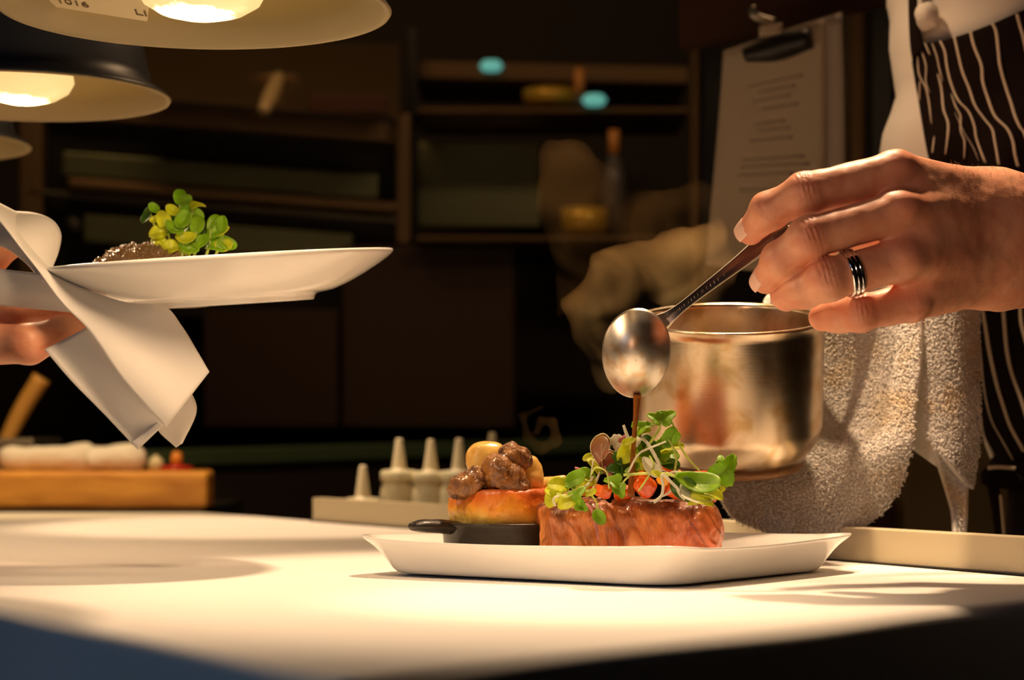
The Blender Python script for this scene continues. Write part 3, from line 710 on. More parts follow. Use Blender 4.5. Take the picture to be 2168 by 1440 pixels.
# ------------------------------------------------------------------ saucepan
def saucepan():
    D0 = 1.535; rad = .0718; H = .111
    top = P(1547, 671, D0)
    M = np.array(Matrix.Translation(Vector(top.tolist())) @ Matrix.Rotation(R(-1.0), 4, 'Y') @ Matrix.Rotation(R(12.5), 4, 'X'))
    root = thing('saucepan', top, 'small steel saucepan tilted above the steak behind the spoon', 'saucepan')
    pr = [(0, -H + .003), (rad * .80, -H + .003), (rad - .012, -H + .007), (rad - .004, -H + .017), (rad - .0015, -H + .028), (rad - .0015, -.004), (rad - .0008, -.001), (rad + .0008, 0),
          (rad + .0024, -.0008), (rad + .0022, -.0024), (rad + .0004, -.004), (rad, -.010), (rad, -H + .027), (rad - .0025, -H + .016), (rad - .011, -H + .005), (rad * .82, -H + .001), (0, -H + .001)]
    mk('pan_body', lathe(pr, 96, M), M_pot, root)
    mk('base_disc', lathe([(0, -H + .001), (rad * .80, -H + .001), (rad * .815, -H - .001), (rad * .81, -H - .005), (rad * .79, -H - .0058), (0, -H - .0058)], 80, M), M_base, root, label='scorched brown base disc')
    mk('sauce', lathe([(0, -.062), (rad - .002, -.062), (rad - .002, -.064), (0, -.064)], 60, M), M_sauce, root)
    h0 = xf(np.array([[rad * .93, rad * .30, -.020], [rad * 1.2, rad * .5, -.012], [rad * 1.9, rad * .9, -.006], [rad * 2.7, rad * 1.3, .002]]), M)
    mk('handle', tube(h0, [.007, .006, .008, .008], 12, 20, flat=.5), M_steel, root)
M_pot = mat('brushed_saucepan_steel', (.58, .47, .34), .25, 1, bump=(60, .10, .0003, (1, 1, 18)), var=(40, [(.5, (.58, .47, .34)), (.66, (.44, .30, .15))]), Anisotropic=.5)
M_base = mat('scorched_pan_base', (.20, .10, .04), .5, .5, bump=(400, .5, .001))
saucepan()

# ------------------------------------------------------------------ the chef
def skin_tint(V, knuckles, s=0):
    c = np.ones((len(V), 3)) * np.array([1, .97, .95])
    for k, r in knuckles:
        wgt = np.exp(-(np.linalg.norm(V - k, axis=1) / r) ** 2)[:, None]
        c = c * (1 - wgt * np.array([.04, .22, .22]))
    return c * (1 + .05 * fbm(V, 45, 2, s)[:, None])
def finger(joints, radii):
    J = [np.asarray(j) for j in joints]
    def f(p):
        d = None
        for a, b, r1, r2 in zip(J[:-1], J[1:], radii[:-1], radii[1:]):
            c = caps(p, a, b, r1, r2); d = c if d is None else smin(d, c, .003)
        for j, r in zip(J[1:-1], radii[1:-1]):
            d = smin(d, np.linalg.norm(p - j, axis=1) - r * 1.0, .005)
        return d
    return f
k_ = 1 / FPX * 1.33    # metres per pixel at the hand
IX = [P(1895, 368, 1.315), P(1704, 411, 1.305), P(1628, 447, 1.315), P(1590, 488, 1.328)]
MI = [P(1908, 448, 1.300), P(1714, 504, 1.290), P(1652, 552, 1.303), P(1622, 592, 1.318)]
RI = [P(1915, 548, 1.300), P(1752, 592, 1.292), P(1700, 612, 1.305), P(1662, 628, 1.316)]
PI_ = [P(1925, 640, 1.318), P(1820, 663, 1.312), P(1778, 668, 1.322), P(1740, 672, 1.330)]
TH = [P(2010, 470, 1.385), P(1860, 500, 1.405), P(1740, 505, 1.392), P(1655, 508, 1.372)]
FR = [np.array([46, 43, 38, 31]) * k_, np.array([44, 43, 38, 31]) * k_, np.array([44, 44, 39, 31]) * k_, np.array([42, 37, 34, 29]) * k_]
WR = [P(2150, 430, 1.365), P(2155, 500, 1.360), P(2160, 560, 1.365)]
EL = P(2700, 470, 1.60)
def hand_f(p):
    palm = caps(p, IX[0], P(2110, 420, 1.352), 43 * k_, 50 * k_)
    palm = smin(palm, caps(p, MI[0], P(2120, 470, 1.345), 46 * k_, 54 * k_), .010)
    palm = smin(palm, caps(p, RI[0], P(2120, 530, 1.350), 48 * k_, 60 * k_), .010)
    palm = smin(palm, caps(p, PI_[0] + (.004, .006, .004), P(2110, 575, 1.36), 48 * k_, 62 * k_), .010)
    palm = smin(palm, ell(p, P(2030, 495, 1.358), (150 * k_, .024, 130 * k_)), .014)
    for q0_, q1_ in (((1945, 410, 1.318), (2110, 450, 1.352)), ((1950, 500, 1.308), (2110, 505, 1.348)), ((1955, 596, 1.320), (2110, 555, 1.356))):
        palm = smin(palm, caps(p, P(*q0_), P(*q1_), 38 * k_, 46 * k_), .012)
    palm = smin(palm, caps(p, P(2080, 450, 1.385), TH[1], 60 * k_, 42 * k_), .012)
    arm = caps(p, P(2130, 490, 1.360), EL, .0365, .050)
    arm2 = caps(p, P(2110, 500, 1.372), P(2700, 475, 1.62), .036, .050)
    arm2b = caps(p, P(2120, 545, 1.368), P(2700, 540, 1.60), .034, .046)
    palm = smin(palm, smin(smin(arm, arm2, .01), arm2b, .012), .018)
    d = palm
    res = None
    for J, Rr_, kk in ((IX, FR[0], .007), (MI, FR[1], .007), (RI, FR[2], .007), (PI_, FR[3], .007)):
        f = finger(J, Rr_)(p); h = smin(palm, f, kk); res = h if res is None else smin(res, h, .0012)
    th = finger(TH, np.array([46, 42, 38, 30]) * k_)(p); res = smin(res, smin(palm, th, .008), .0012)
    # knuckles and tendons on the back
    for J, a in ((IX, .0022), (MI, .0026), (RI, .0020), (PI_, .0018)):
        kp = J[0] + np.array([0, -.006, .004]); res = res - a * np.exp(-(np.linalg.norm(p - kp, axis=1) / .011) ** 2)
        q = P(2120, 490, 1.34); ab = q - kp; t = np.clip(((p - kp) @ ab) / (ab @ ab), 0, 1); dd = np.linalg.norm(p - kp - t[:, None] * ab, axis=1)
        res = res - .0009 * np.exp(-(dd / .005) ** 2 * 1.0) * (1 - t)
    # hollows between the knuckles
    for a, b in ((IX, MI), (MI, RI), (RI, PI_)):
        m_ = (a[0] + b[0]) / 2 + np.array([.004, -.012, 0]); res = res + .0018 * np.exp(-(np.linalg.norm(p - m_, axis=1) / .010) ** 2)
    # skin creases over the finger joints
    for J, Rr_ in ((IX, FR[0]), (MI, FR[1]), (RI, FR[2]), (PI_, FR[3])):
        for ji in (1, 2):
            ax = J[ji + 1] - J[ji - 1]; ax = ax / np.linalg.norm(ax)
            near = np.exp(-(np.linalg.norm(p - J[ji] - (0, -.012, .006), axis=1) / (.013 if ji == 1 else .009)) ** 4)
            for off, amp in ((-.0044, .0006), (-.0015, .0010), (.0014, .0009), (.0044, .0006)):
                if ji == 2 and abs(off) > .002: continue
                u = (p - J[ji]) @ ax - off + .0006 * noise(p, 300, ji); res = res + amp * np.exp(-(u / .00062) ** 2) * near
    return res + .00035 * fbm(p, 120, 2, 31)
# left hand that grips the pan handle inside the towel
PH = P(1800, 640, 1.62)
def lhand_f(p):
    d = ell(p, PH + (.035, .03, -.008), (.045, .022, .036))
    for k in range(4):
        o = np.array([.022 * k - .010, -.006, 0]); d = smin(d, caps(p, PH + o + (.02, .04, .022), PH + o + (.005, -.012, .018), .0105, .0100), .004)
        d = smin(d, caps(p, PH + o + (.005, -.012, .018), PH + o + (.004, -.010, -.012), .0098, .0085), .003)
    d = smin(d, caps(p, PH + (-.02, .03, .02), PH + (-.035, .0, .026), .012, .010), .005)
    return smin(d, caps(p, PH + (.06, .04, -.01), PH + (.155, .24, .055), .028, .034), .015)
g1 = sdf(hand_f, P(1540, 745, 1.30) * (1, 0, 1) + (0, 1.245, 0), (P(2330, 300, 1.34)[0], 1.475, P(1900, 285, 1.30)[2]), .00095)
xe_ = g1[0][:, 0].max()
g3 = sdf(hand_f, (xe_ - .0085, 1.28, 1.06), (EL[0] + .06, 1.68, 1.26), .0024)
g2 = sdf(lhand_f, PH - (.06, .05, .07), PH + (.34, .22, .11), .003)
chef = thing('person', (.53, 1.86, 0), 'chef in a striped dark apron pouring sauce with a ringed hand', 'person')
kn = [(j[i] + np.array([0, -.010, .004]), .010 if i == 1 else .012) for j in (IX, MI, RI, PI_) for i in (0, 1)] + [(j[3], .008) for j in (IX, MI, RI, PI_)]
gb = join(g1, g3, g2)
mk('body', gb, M_skin, chef, attr=skin_tint(gb[0], kn))
# nails of the index and middle finger
for J, rr, off, in ((IX, FR[0], (-.006, -.004, .002)), (MI, FR[1], (-.0072, -.001, -.002))):
    ax = J[3] - J[2]; ax /= np.linalg.norm(ax); n_ = np.array([-.75, -.55, .1]); n_ -= ax * (n_ @ ax); n_ /= np.linalg.norm(n_); s_ = np.cross(ax, n_)
    def nf(u, v, J=J, rr=rr, n_=n_, s_=s_, ax=ax):
        a = (v - .5) * 1.5; return J[3] + ax * (u * .0105 - .0035) + (n_ * math.cos(a) + s_ * math.sin(a)) * (rr[3] * (1.035 - .10 * u * u))
    gg = gridgeo(nf, 8, 9)
    mk('fingernail', gg, M_nail, chef, solid=.0005, sub=1, attr=np.ones((len(gg[0]), 3)))
# hairs on the forearm
rg0 = np.random.default_rng(5); hs_ = []
Vb = g1[0]; pxv = CX + Vb[:, 0] / Vb[:, 1] * FPX; pyv = HY - (Vb[:, 2] - CAMZ) / Vb[:, 1] * FPX
cand = Vb[(pxv > 2010) & (pxv < 2230) & (pyv < 470) & (Vb[:, 1] < 1.345)]
for v in cand[rg0.choice(len(cand), 130)]:
    a0_ = P(2130, 490, 1.360); dir_ = (EL - a0_) / np.linalg.norm(EL - a0_); ax0 = a0_ + dir_ * ((v - a0_) @ dir_)
    nn_ = v - ax0; nn_ /= np.linalg.norm(nn_); L_ = rg0.uniform(.003, .007)
    q = v + (nn_ * .45 + np.array([rg0.uniform(-.9, -.2), 0, rg0.uniform(-.5, .3)])) * L_
    hs_.append(tube([v - nn_ * .0004, (v + q) / 2 + nn_ * .0006, q], [.00010, .00008, .00004], 4))
hh = mk('arm_hair', join(*hs_), M_hair, chef); hh['kind'] = 'stuff'
# ring
rc = P(1800, 580, 1.2955); ax = RI[1] - RI[0]; ax /= np.linalg.norm(ax)
fr = frame_from(ax); Mr = np.eye(4); Mr[:3, :3] = fr; tt_ = np.linalg.norm(P(1800, 580, 1.2955) - RI[0]) / np.linalg.norm(RI[1] - RI[0]); Mr[:3, 3] = RI[0] + (RI[1] - RI[0]) * tt_
ri = (FR[2][0] * (1 - tt_) + FR[2][1] * tt_) * 1.005
tag(mk('ring', lathe([(ri, -.0042), (ri + .0012, -.0044), (ri + .0017, -.0034), (ri + .0016, -.0020), (ri + .0010, -.0015), (ri + .0018, -.0010), (ri + .0018, .0010), (ri + .0010, .0015), (ri + .0016, .0020), (ri + .0017, .0034), (ri + .0012, .0044), (ri, .0042)], 64, Mr, close=True), M_ring),
    'silver ring with two grooves on the ring finger of the pouring hand', 'ring')

# torso: lofted ellipses whose left outline follows the jacket
LEFT = [(-700, 1960), (-300, 1895), (0, 1877), (33, 1882), (100, 1880), (150, 1887), (200, 1895), (240, 1884), (280, 1867), (323, 1862), (400, 1880), (500, 1960), (620, 2050), (700, 2066), (860, 2070), (930, 2082), (990, 2108), (1060, 2112), (1250, 2100), (2600, 2090)]
DC = 1.86; RX = .20; RY = .125
def leftpx(py): return np.interp(py, [a for a, b in LEFT], [b for a, b in LEFT])
def ring_at(py, grow=0, n=64):
    lx = (leftpx(py) - CX) / FPX * DC; cx = lx + RX; z = CAMZ - (py - HY) / FPX * DC
    return [(cx + (RX + grow) * math.cos(2 * math.pi * k / n), DC + (RY + grow) * math.sin(2 * math.pi * k / n), z) for k in range(n)]
def loft(pys, grow=0, n=64):
    V = [];
    for i, py in enumerate(pys):
        V += ring_at(py, grow if i not in (0, len(pys) - 1) else grow, n)
    F = [(i * n + k, i * n + (k + 1) % n, (i + 1) * n + (k + 1) % n, (i + 1) * n + k) for i in range(len(pys) - 1) for k in range(n)]
    F.append(tuple(range(n))[::-1]); F.append(tuple((len(pys) - 1) * n + k for k in range(n)))
    return np.array(V), F
gj = loft(list(np.linspace(-420, 1000, 72)))
Vj = gj[0]; cxn = Vj[:, :2] - np.array([.56, DC]); cxn /= np.linalg.norm(cxn, axis=1)[:, None]
Vj[:, :2] += cxn * (.004 * fbm(Vj * (1, 1, .6), 22, 3, 17))[:, None]
mk('jacket', gj, M_jacket, chef)
mk('trousers', loft(list(np.linspace(995, 2560, 30)), -.012), M_apron, chef)
# right sleeve rolled to the elbow, outside the frame
mk('sleeve', tube([P(2560, 505, 1.53), P(2680, 500, 1.60), P(2800, 440, 1.70), P(2800, 180, 1.84), P(2640, 0, 1.86)], [.068, .076, .082, .082, .085], 24, 40), M_jacket, chef)
mk('collar_button', sdf(lambda p: smin(np.linalg.norm(p - P(1962, 30, 1.785), axis=1) - .0108, caps(p, P(1958, 52, 1.79), P(1975, 44, 1.785), .006, .006), .004) + .0006 * fbm(p, 300, 2, 3), P(1962, 34, 1.785) - .02, P(1962, 34, 1.785) + .02, .0012), M_jacket, chef, label='round cloth knot button')

def apron_pt(px, py, lift=0):
    lx = (leftpx(py) - CX) / FPX * DC; cx = lx + RX; D = 1.76
    for _ in range(12):
        X = (px - CX) / FPX * D; u = np.clip((X - cx) / (RX + .010), -.999, .999)
        D = .5 * D + .5 * (DC - (RY + .009 + lift) * math.sqrt(1 - u * u))
    return P(px, py, D)
AL = [(90, 1938), (130, 1931), (180, 1939), (220, 1947), (290, 1958), (325, 1963), (420, 1985), (500, 2010), (600, 2058), (700, 2069), (860, 2073), (930, 2086), (985, 2110)]
TOPE = [(1938, 92), (1985, 88), (2020, 79), (2055, 68), (2105, 49), (2168, 20), (2300, -30), (2500, -40)]
def apron_geo():
    nu, nv = 70, 70; V = []
    for i in range(nu):
        u = i / (nu - 1)
        for j in range(nv):
            v = j / (nv - 1)
            pyb = 90 + (985 - 90) * u; lx = np.interp(pyb, [a for a, b in AL], [b for a, b in AL]); px = lx + (2530 - lx) * v
            ty = np.interp(px, [a for a, b in TOPE], [b for a, b in TOPE]); py = ty + (985 - ty) * u
            q = apron_pt(px, py); 
            q = q + np.array([0, -.0035 * math.sin(px * .045 + py * .02) * min(1, u * 3), 0])
            V.append(q)
    F = [(i * nv + j, i * nv + j + 1, (i + 1) * nv + j + 1, (i + 1) * nv + j) for i in range(nu - 1) for j in range(nv - 1)]
    return np.array(V), F
ga = apron_geo(); nF = len(ga[1])
STR = [[(2152, 30), (2160, 60), (2168, 90), (2190, 200)],
 [(2100, 50), (2108, 67), (2113, 107), (2117, 140), (2130, 187), (2140, 220), (2147, 247), (2157, 270), (2168, 285), (2185, 330)],
 [(2054, 67), (2062, 100), (2077, 140), (2080, 173), (2093, 213), (2107, 247), (2130, 273), (2142, 300), (2147, 327), (2155, 352)],
 [(2020, 79), (2027, 110), (2037, 153), (2050, 187), (2063, 223), (2083, 250), (2100, 273), (2105, 300), (2112, 350)],
 [(1990, 88), (2000, 110), (2005, 143), (2013, 177), (2027, 213), (2050, 238), (2063, 267), (2068, 293), (2085, 345)],
 [(1973, 92), (1983, 120), (1988, 143), (1996, 173)],
 [(1985, 157), (1993, 187), (1997, 233), (2006, 267), (2000, 328)],
 [(2013, 200), (2022, 227), (2032, 247), (2033, 277), (2042, 300), (2042, 336)],
 [(1957, 91), (1968, 117)], [(1950, 107), (1960, 140), (1960, 173), (1968, 197)],
 [(1942, 112), (1945, 157), (1960, 187), (1967, 217), (1972, 263)], [(1947, 173), (1946, 213)], [(1977, 290), (1972, 326)],
 [(2020, 240), (2040, 280), (2060, 310), (2072, 340)],
 [(2080, 650), (2083, 680), (2091, 738), (2107, 797), (2122, 851), (2138, 906), (2168, 956)],
 [(2121, 645), (2124, 680), (2132, 738), (2145, 797), (2168, 874), (2185, 920)],
 [(2160, 640), (2163, 680), (2172, 720), (2190, 800)],
 [(2074, 740), (2080, 804), (2099, 886), (2122, 937), (2145, 977)], [(2078, 874), (2084, 921), (2103, 964)]]
for x0 in range(2215, 2520, 42): STR.append([(x0, 0), (x0 + 18, 300), (x0 + 10, 600), (x0 + 40, 960)])
WID = [7, 6.5, 6, 5, 4.5, 2.6, 4.2, 3.2, 2.4, 2.4, 2.6, 2, 2.6, 1.4, 6.5, 7, 7, 2.4, 1.8] + [6.5] * 20
geos = [ga]
for s_, w_ in zip(STR, WID):
    pp = smooth_path([(a, b, 0) for a, b in s_], 8 + 6 * len(s_)); V = []
    for i, (px, py, _) in enumerate(pp):
        tp = min(1, .35 + 4 * min(i, len(pp) - 1 - i) / len(pp)) if w_ < 4.4 else 1
        for k, dx in enumerate((-.5, .5)):
            q = apron_pt(px + dx * w_ * tp, py); q = q + np.array([0, -.0035 * math.sin(px * .045 + py * .02) * min(1, max(0, (py - 90) / 895 * 3)) - .0016, 0]); V.append(q)
    F = [(2 * i, 2 * i + 1, 2 * i + 3, 2 * i + 2) for i in range(len(pp) - 1)]
    geos.append((np.array(V), F))
gA = join(*geos)
apr = mk('apron', gA, [M_apron, M_stripe], chef, matidx=[0] * nF + [1] * (len(gA[1]) - nF), solid=.0012)
mk('apron_strap', ruled([(1925, -60, 1.80), (1925, 20, 1.80), (1928, 95, 1.80), (1933, 130, 1.80)], [(1940, -60, 1.79), (1941, 20, 1.79), (1948, 60, 1.79), (1956, 105, 1.79)], 14, 5), M_apron, apr, solid=.002)
bnd = [apron_pt(2098, 992) + (0, -.002, 0), apron_pt(2130, 996) + (0, -.006, 0), apron_pt(2168, 1000) + (0, -.006, 0), apron_pt(2400, 1005) + (0, -.006, 0)]
mk('apron_string', tube(bnd, .011, 12, 24, flat=.35, up=(0, 1, 0)), M_apron, apr)
mk('apron_knot', sdf(lambda p: smin(ell(p, P(2100, 1010, 1.765), (.010, .008, .010)), caps(p, P(2105, 1012, 1.765), P(2150, 1020, 1.75), .008, .008), .006) + .001 * fbm(p, 120, 2, 5), P(2115, 1012, 1.765) - (.03, .03, .025), P(2115, 1012, 1.765) + (.04, .03, .025), .0022), M_apron, apr)
mk('apron_tail', ruled([(2088, 1020, 1.75), (2100, 1080, 1.75), (2112, 1180, 1.75)], [(2112, 1020, 1.745), (2124, 1080, 1.745), (2134, 1180, 1.745)], 12, 5), M_apron, apr, solid=.002)
mk('apron_piping', tube([P(2119, 1048, 1.742), P(2122, 1080, 1.742), P(2127, 1140, 1.742)], .0016, 6, 10), M_stripe, apr)
mk('apron_piping', tube([P(2092, 991, 1.748), P(2115, 989, 1.743), P(2150, 992, 1.738)], .0018, 6, 10), M_stripe, apr)

# ------------------------------------------------------------------ towel held round the pan handle
def towel():
    A = ruled([(1640, 600, 1.60), (1600, 760, 1.63), (1560, 900, 1.63), (1522, 1010, 1.60), (1524, 1050, 1.59), (1556, 1100, 1.585), (1640, 1135, 1.58)],
              [(1948, 600, 1.585), (1950, 740, 1.575), (1938, 880, 1.57), (1928, 950, 1.565), (1905, 1030, 1.565), (1868, 1085, 1.565), (1795, 1142, 1.565)], 90, 60,
              fold=lambda u, v: .010 * math.sin(v * 9 + u * 3) * (1 - u) + .012 * math.cos((v - .55 + .45 * u) * 7) * (1 - abs(2 * u - 1)))
    B = ruled([(1925, 600, 1.61), (1928, 760, 1.61), (1915, 940, 1.61)], [(1985, 600, 1.605), (1985, 760, 1.605), (1985, 990, 1.60)], 40, 12)
    Cc = ruled([(1966, 600, 1.58), (1963, 760, 1.58), (1957, 880, 1.58), (1960, 925, 1.575)],
               [(2062, 600, 1.60), (2066, 760, 1.60), (2066, 930, 1.595), (2052, 1035, 1.59)], 60, 30, bulge=.014)
    Dd = ruled([(1972, 930, 1.595), (1988, 990, 1.595), (2003, 1040, 1.595), (2016, 1085, 1.59), (2021, 1132, 1.585)],
               [(2040, 930, 1.595), (2050, 990, 1.59), (2046, 1040, 1.585), (2044, 1090, 1.58), (2041, 1137, 1.58)], 50, 16, bulge=-.005)
    E = ruled([(1616, 645, 1.63), (1628, 622, 1.63), (1700, 560, 1.62), (1800, 530, 1.60)], [(1680, 700, 1.64), (1740, 670, 1.63), (1800, 610, 1.60), (1860, 580, 1.59)], 30, 10)
    # soft hem where the strip turns over
    root = thing('terry_towel', P(1800, 1130, 1.57), 'white terry cloth towel with brown stains hanging behind the saucepan', 'towel')
    mk('towel_cloth', join(A, B, Cc, Dd, E), M_towel, root, solid=.0045)
    rg = np.random.default_rng(3); V, F = [], []; n = 0
    def tufts(geo, N, ln, sel=None):
        nonlocal n
        Q = np.asarray(geo[0]); FF = np.asarray(geo[1]); a = Q[FF[:, 0]]; b = Q[FF[:, 1]]; c = Q[FF[:, 2]]; d = Q[FF[:, 3]]
        ar = np.linalg.norm(np.cross(b - a, d - a), axis=1); f = rg.choice(len(FF), N, p=ar / ar.sum()); u = rg.random((N, 1)); v = rg.random((N, 1))
        p = (a[f] * (1 - u) * (1 - v) + b[f] * (1 - u) * v + c[f] * u * v + d[f] * u * (1 - v))
        nn = np.cross(b[f] - a[f], d[f] - a[f]); nn /= np.linalg.norm(nn, axis=1)[:, None]; nn[nn[:, 1] > 0] *= -1
        p = p + nn * .002
        t = rg.normal(size=(N, 3)); t -= nn * (t * nn).sum(1)[:, None]; t /= np.linalg.norm(t, axis=1)[:, None]
        s = np.cross(nn, t); L = ln * (.6 + .8 * rg.random((N, 1))); w = .00036
        # loop: three bent points, three sided
        mids = [p, p + nn * L * .8 + t * L * .25, p + nn * L * .75 + t * L * .75, p + nn * L * .1 + t * L]
        for k, m_ in enumerate(mids):
            for q in (s * w, -s * w * .6 + nn * w * .8, -s * w * .6 - nn * w * .8): V.append(m_ + q)
        base = n + np.arange(N)[:, None]
        # vertex layout: block k (12 blocks of N)
        for k in range(3):
            for e in range(3):
                e2 = (e + 1) % 3
                F.append(np.concatenate([n + (k * 3 + e) * N + np.arange(N)[:, None], n + (k * 3 + e2) * N + np.arange(N)[:, None], n + ((k + 1) * 3 + e2) * N + np.arange(N)[:, None], n + ((k + 1) * 3 + e) * N + np.arange(N)[:, None]], 1))
        n += 12 * N
    tufts(A, 30000, .0026); tufts(Cc, 10000, .0027); tufts(Dd, 1500, .0022)
    pl = mk('towel_pile', (np.vstack(V), np.vstack(F)), M_towel, root); pl['kind'] = 'stuff'
towel()

# ------------------------------------------------------------------ left: raised plate, waiter's hand, napkin
def left_plate():
    D0 = 1.52; c = P(456, 547, D0); rad = 377 / FPX * D0; hgt = .036
    M = np.array(Matrix.Translation(Vector(c.tolist())) @ Matrix.Rotation(R(-3.6), 4, 'Y') @ Matrix.Rotation(R(4.2), 4, 'X'))
    fr_ = .535
    pr = [(0, -hgt + .006), (rad * fr_ * .95, -hgt + .006), (rad * .62, -hgt + .010), (rad * .80, -.015), (rad * .94, -.003), (rad * .985, 0), (rad, -.0008), (rad * 1.0, -.0030), (rad * .975, -.0058), (rad * .90, -.0125),
          (rad * .78, -.0215), (rad * .64, -.0298), (rad * (fr_ + .035), -hgt + .0060), (rad * (fr_ + .008), -hgt + .0050), (rad * (fr_ + .003), -hgt + .0008), (rad * fr_, -hgt), (rad * (fr_ - .02), -hgt + .0004), (rad * (fr_ - .035), -hgt + .003), (0, -hgt + .003)]
    tag(mk('serving_plate', lathe(pr, 96, M)[0:2], M_porc, sub=1), 'round white porcelain plate held up on the left over the counter', 'plate')
    return M, rad, hgt
PM, Prad, Ph = left_plate()
def on_plate(px, D, up=0.0):      # a point above the raised plate's floor below screen column px
    x = (px - CX) / FPX * D
    q = np.linalg.inv(PM) @ np.array([x, D, 1.0, 1]); q = np.array([[q[0], q[1], -Ph + .006 + up]]); return xf(q, PM)[0]
# grain mound
rg = np.random.default_rng(8)
mc = on_plate(325, 1.53); mtop = P(325, 519, 1.53)[2] - mc[2]
def mound_f(p):
    q = p - mc; return ell(p, mc, (.050, .032, mtop)) + .0022 * fbm(p, 200, 2, 3)
gm = sdf(mound_f, mc - (.06, .05, .005), mc + (.06, .05, .065), .002)
gv = gm[0][gm[0][:, 2] > mc[2] + .02]; pick = gv[rg.choice(len(gv), 900)]
gr = []
for q in pick:
    gr.append(xf(np.array([(1, 0, 0), (-1, 0, 0), (0, 1, 0), (0, -1, 0), (0, 0, 1), (0, 0, -1)]) * (.0019, .0013, .0013), TM(q, rg.random(3) * 3)))
Vg = np.vstack(gr); octf = [(0, 2, 4), (2, 1, 4), (1, 3, 4), (3, 0, 4), (2, 0, 5), (1, 2, 5), (3, 1, 5), (0, 3, 5)]
Fg = [tuple(i * 6 + k for k in f) for i in range(len(gr)) for f in octf]
tag(mk('black_grain_mound', join(gm, (Vg, Fg)), M_seed), 'mound of glossy dark grains on the raised white plate', 'grain', kind='stuff')
def cress(px0, py0, px1, py1, D, leaves, label, seed):
    m1 = ((px0 + px1) / 2 + 4, (py0 + py1) / 2); b = mc + (0, 0, .02)
    sprig('cress_sprig', label, [(px0, py0, D), (m1[0], m1[1], D), (px1, py1, D)], leaves, M_stem, 2.6, D, 'cress', 'cress on the raised plate', seed)
cress(385, 550, 380, 430, 1.53, [((380, 428), 90, 30, 'round', G, .4), ((380, 428), 20, 26, 'round', G, .3), ((376, 452), 150, 26, 'round', Y, .3), ((386, 446), 20, 30, 'round', G, .4)], 'tallest cress sprig on the raised plate', 1)
cress(390, 550, 408, 440, 1.525, [((404, 440), 20, 26, 'lobed', M_leafy, 1.2), ((404, 450), -20, 28, 'round', G, .5), ((400, 466), 150, 28, 'round', G, .4), ((408, 470), -50, 28, 'round', Dk, .4)], 'cress sprig with pale lit leaves right of the tallest one', 2)
cress(345, 548, 338, 455, 1.525, [((334, 448), 140, 22, 'round', G, .6), ((336, 462), 200, 18, 'round', Y, .3)], 'cress sprig with a bent thin head left of the tallest one', 3)
cress(340, 548, 318, 450, 1.535, [((320, 446), 240, 30, 'round', Dk, .3)], 'outermost left cress sprig with one drooping leaf', 4)
cress(360, 548, 352, 478, 1.52, [((352, 480), 110, 34, 'round', Y, .4), ((350, 490), 190, 34, 'round', Y, .4), ((356, 486), 10, 34, 'round', G, .4), ((346, 510), 180, 34, 'round', Y, .4), ((350, 520), -150, 34, 'round', Y, .3)], 'yellow-green cress sprig low on the left of the tuft', 5)
cress(385, 548, 380, 480, 1.515, [((380, 480), 60, 36, 'round', G, .4), ((380, 492), 160, 36, 'round', G, .4), ((378, 506), 0, 36, 'round', Y, .3), ((376, 520), 200, 38, 'round', Y, .3), ((384, 522), -20, 36, 'round', G, .3)], 'leafy cress sprig in the middle front of the tuft', 6)
cress(410, 546, 415, 490, 1.52, [((415, 490), 80, 34, 'round', G, .4), ((412, 500), 160, 34, 'round', G, .4), ((412, 515), 0, 38, 'round', G, .3), ((410, 525), 180, 34, 'round', Y, .3)], 'cress sprig between the tallest one and the pointed leaf', 7)
cress(435, 546, 446, 480, 1.525, [((440, 486), 60, 38, 'long', G, .3), ((442, 500), 30, 36, 'round', G, .4), ((436, 510), 160, 36, 'round', Dk, .3), ((440, 520), -10, 36, 'round', G, .3)], 'cress sprig with a pointed upright leaf on the right of the tuft', 8)
cress(455, 544, 474, 480, 1.525, [((470, 490), 80, 32, 'round', G, .4), ((462, 498), 20, 30, 'round', Y, 1.0), ((466, 510), -30, 34, 'round', G, .3), ((460, 520), 0, 32, 'round', Y, .4)], 'outermost right cress sprig of the tuft', 9)
cress(400, 548, 396, 470, 1.54, [((396, 468), 50, 34, 'round', Dk, .3), ((394, 476), 150, 34, 'round', Dk, .3), ((398, 492), 10, 36, 'round', Dk, .3)], 'dark green cress sprig at the back of the tuft', 10)

# waiter: hand and forearm under the plate
kl = 1 / FPX * 1.52
W_P = P(-95, 690, 1.53)
def wait_f(p):
    palm = ell(p, W_P, (.050, .040, .033)); palm = smin(palm, caps(p, W_P + (-.02, 0, -.002), W_P + (-.33, -.05, -.06), .036, .046), .02)
    fs = [finger([P(-50, 730, 1.485), P(60, 728, 1.465), P(130, 706, 1.475), P(180, 688, 1.492)], np.array([44, 40, 34, 26]) * kl),
          finger([P(-50, 680, 1.505), P(40, 655, 1.490), P(95, 652, 1.498), P(140, 656, 1.507)], np.array([40, 36, 32, 26]) * kl),
          finger([P(-50, 690, 1.53), P(60, 690, 1.535), P(150, 672, 1.545), P(220, 664, 1.55)], np.array([38, 34, 30, 26]) * kl),
          finger([P(-50, 690, 1.56), P(50, 680, 1.575), P(130, 668, 1.58), P(190, 662, 1.585)], np.array([36, 32, 28, 24]) * kl),
          finger([P(-110, 660, 1.52), P(-60, 580, 1.49), P(-18, 540, 1.485), P(22, 520, 1.49)], np.array([44, 40, 36, 28]) * kl)]
    r = None
    for f in fs:
        h = smin(palm, f(p), .007); r = h if r is None else smin(r, h, .0015)
    return r + .0004 * fbm(p, 90, 2, 4)
gw = sdf(wait_f, P(-420, 800, 1.5) * (1, 0, 1) + (0, 1.42, 0), (P(240, 500, 1.5)[0], 1.63, P(0, 470, 1.5)[2]), .0019)
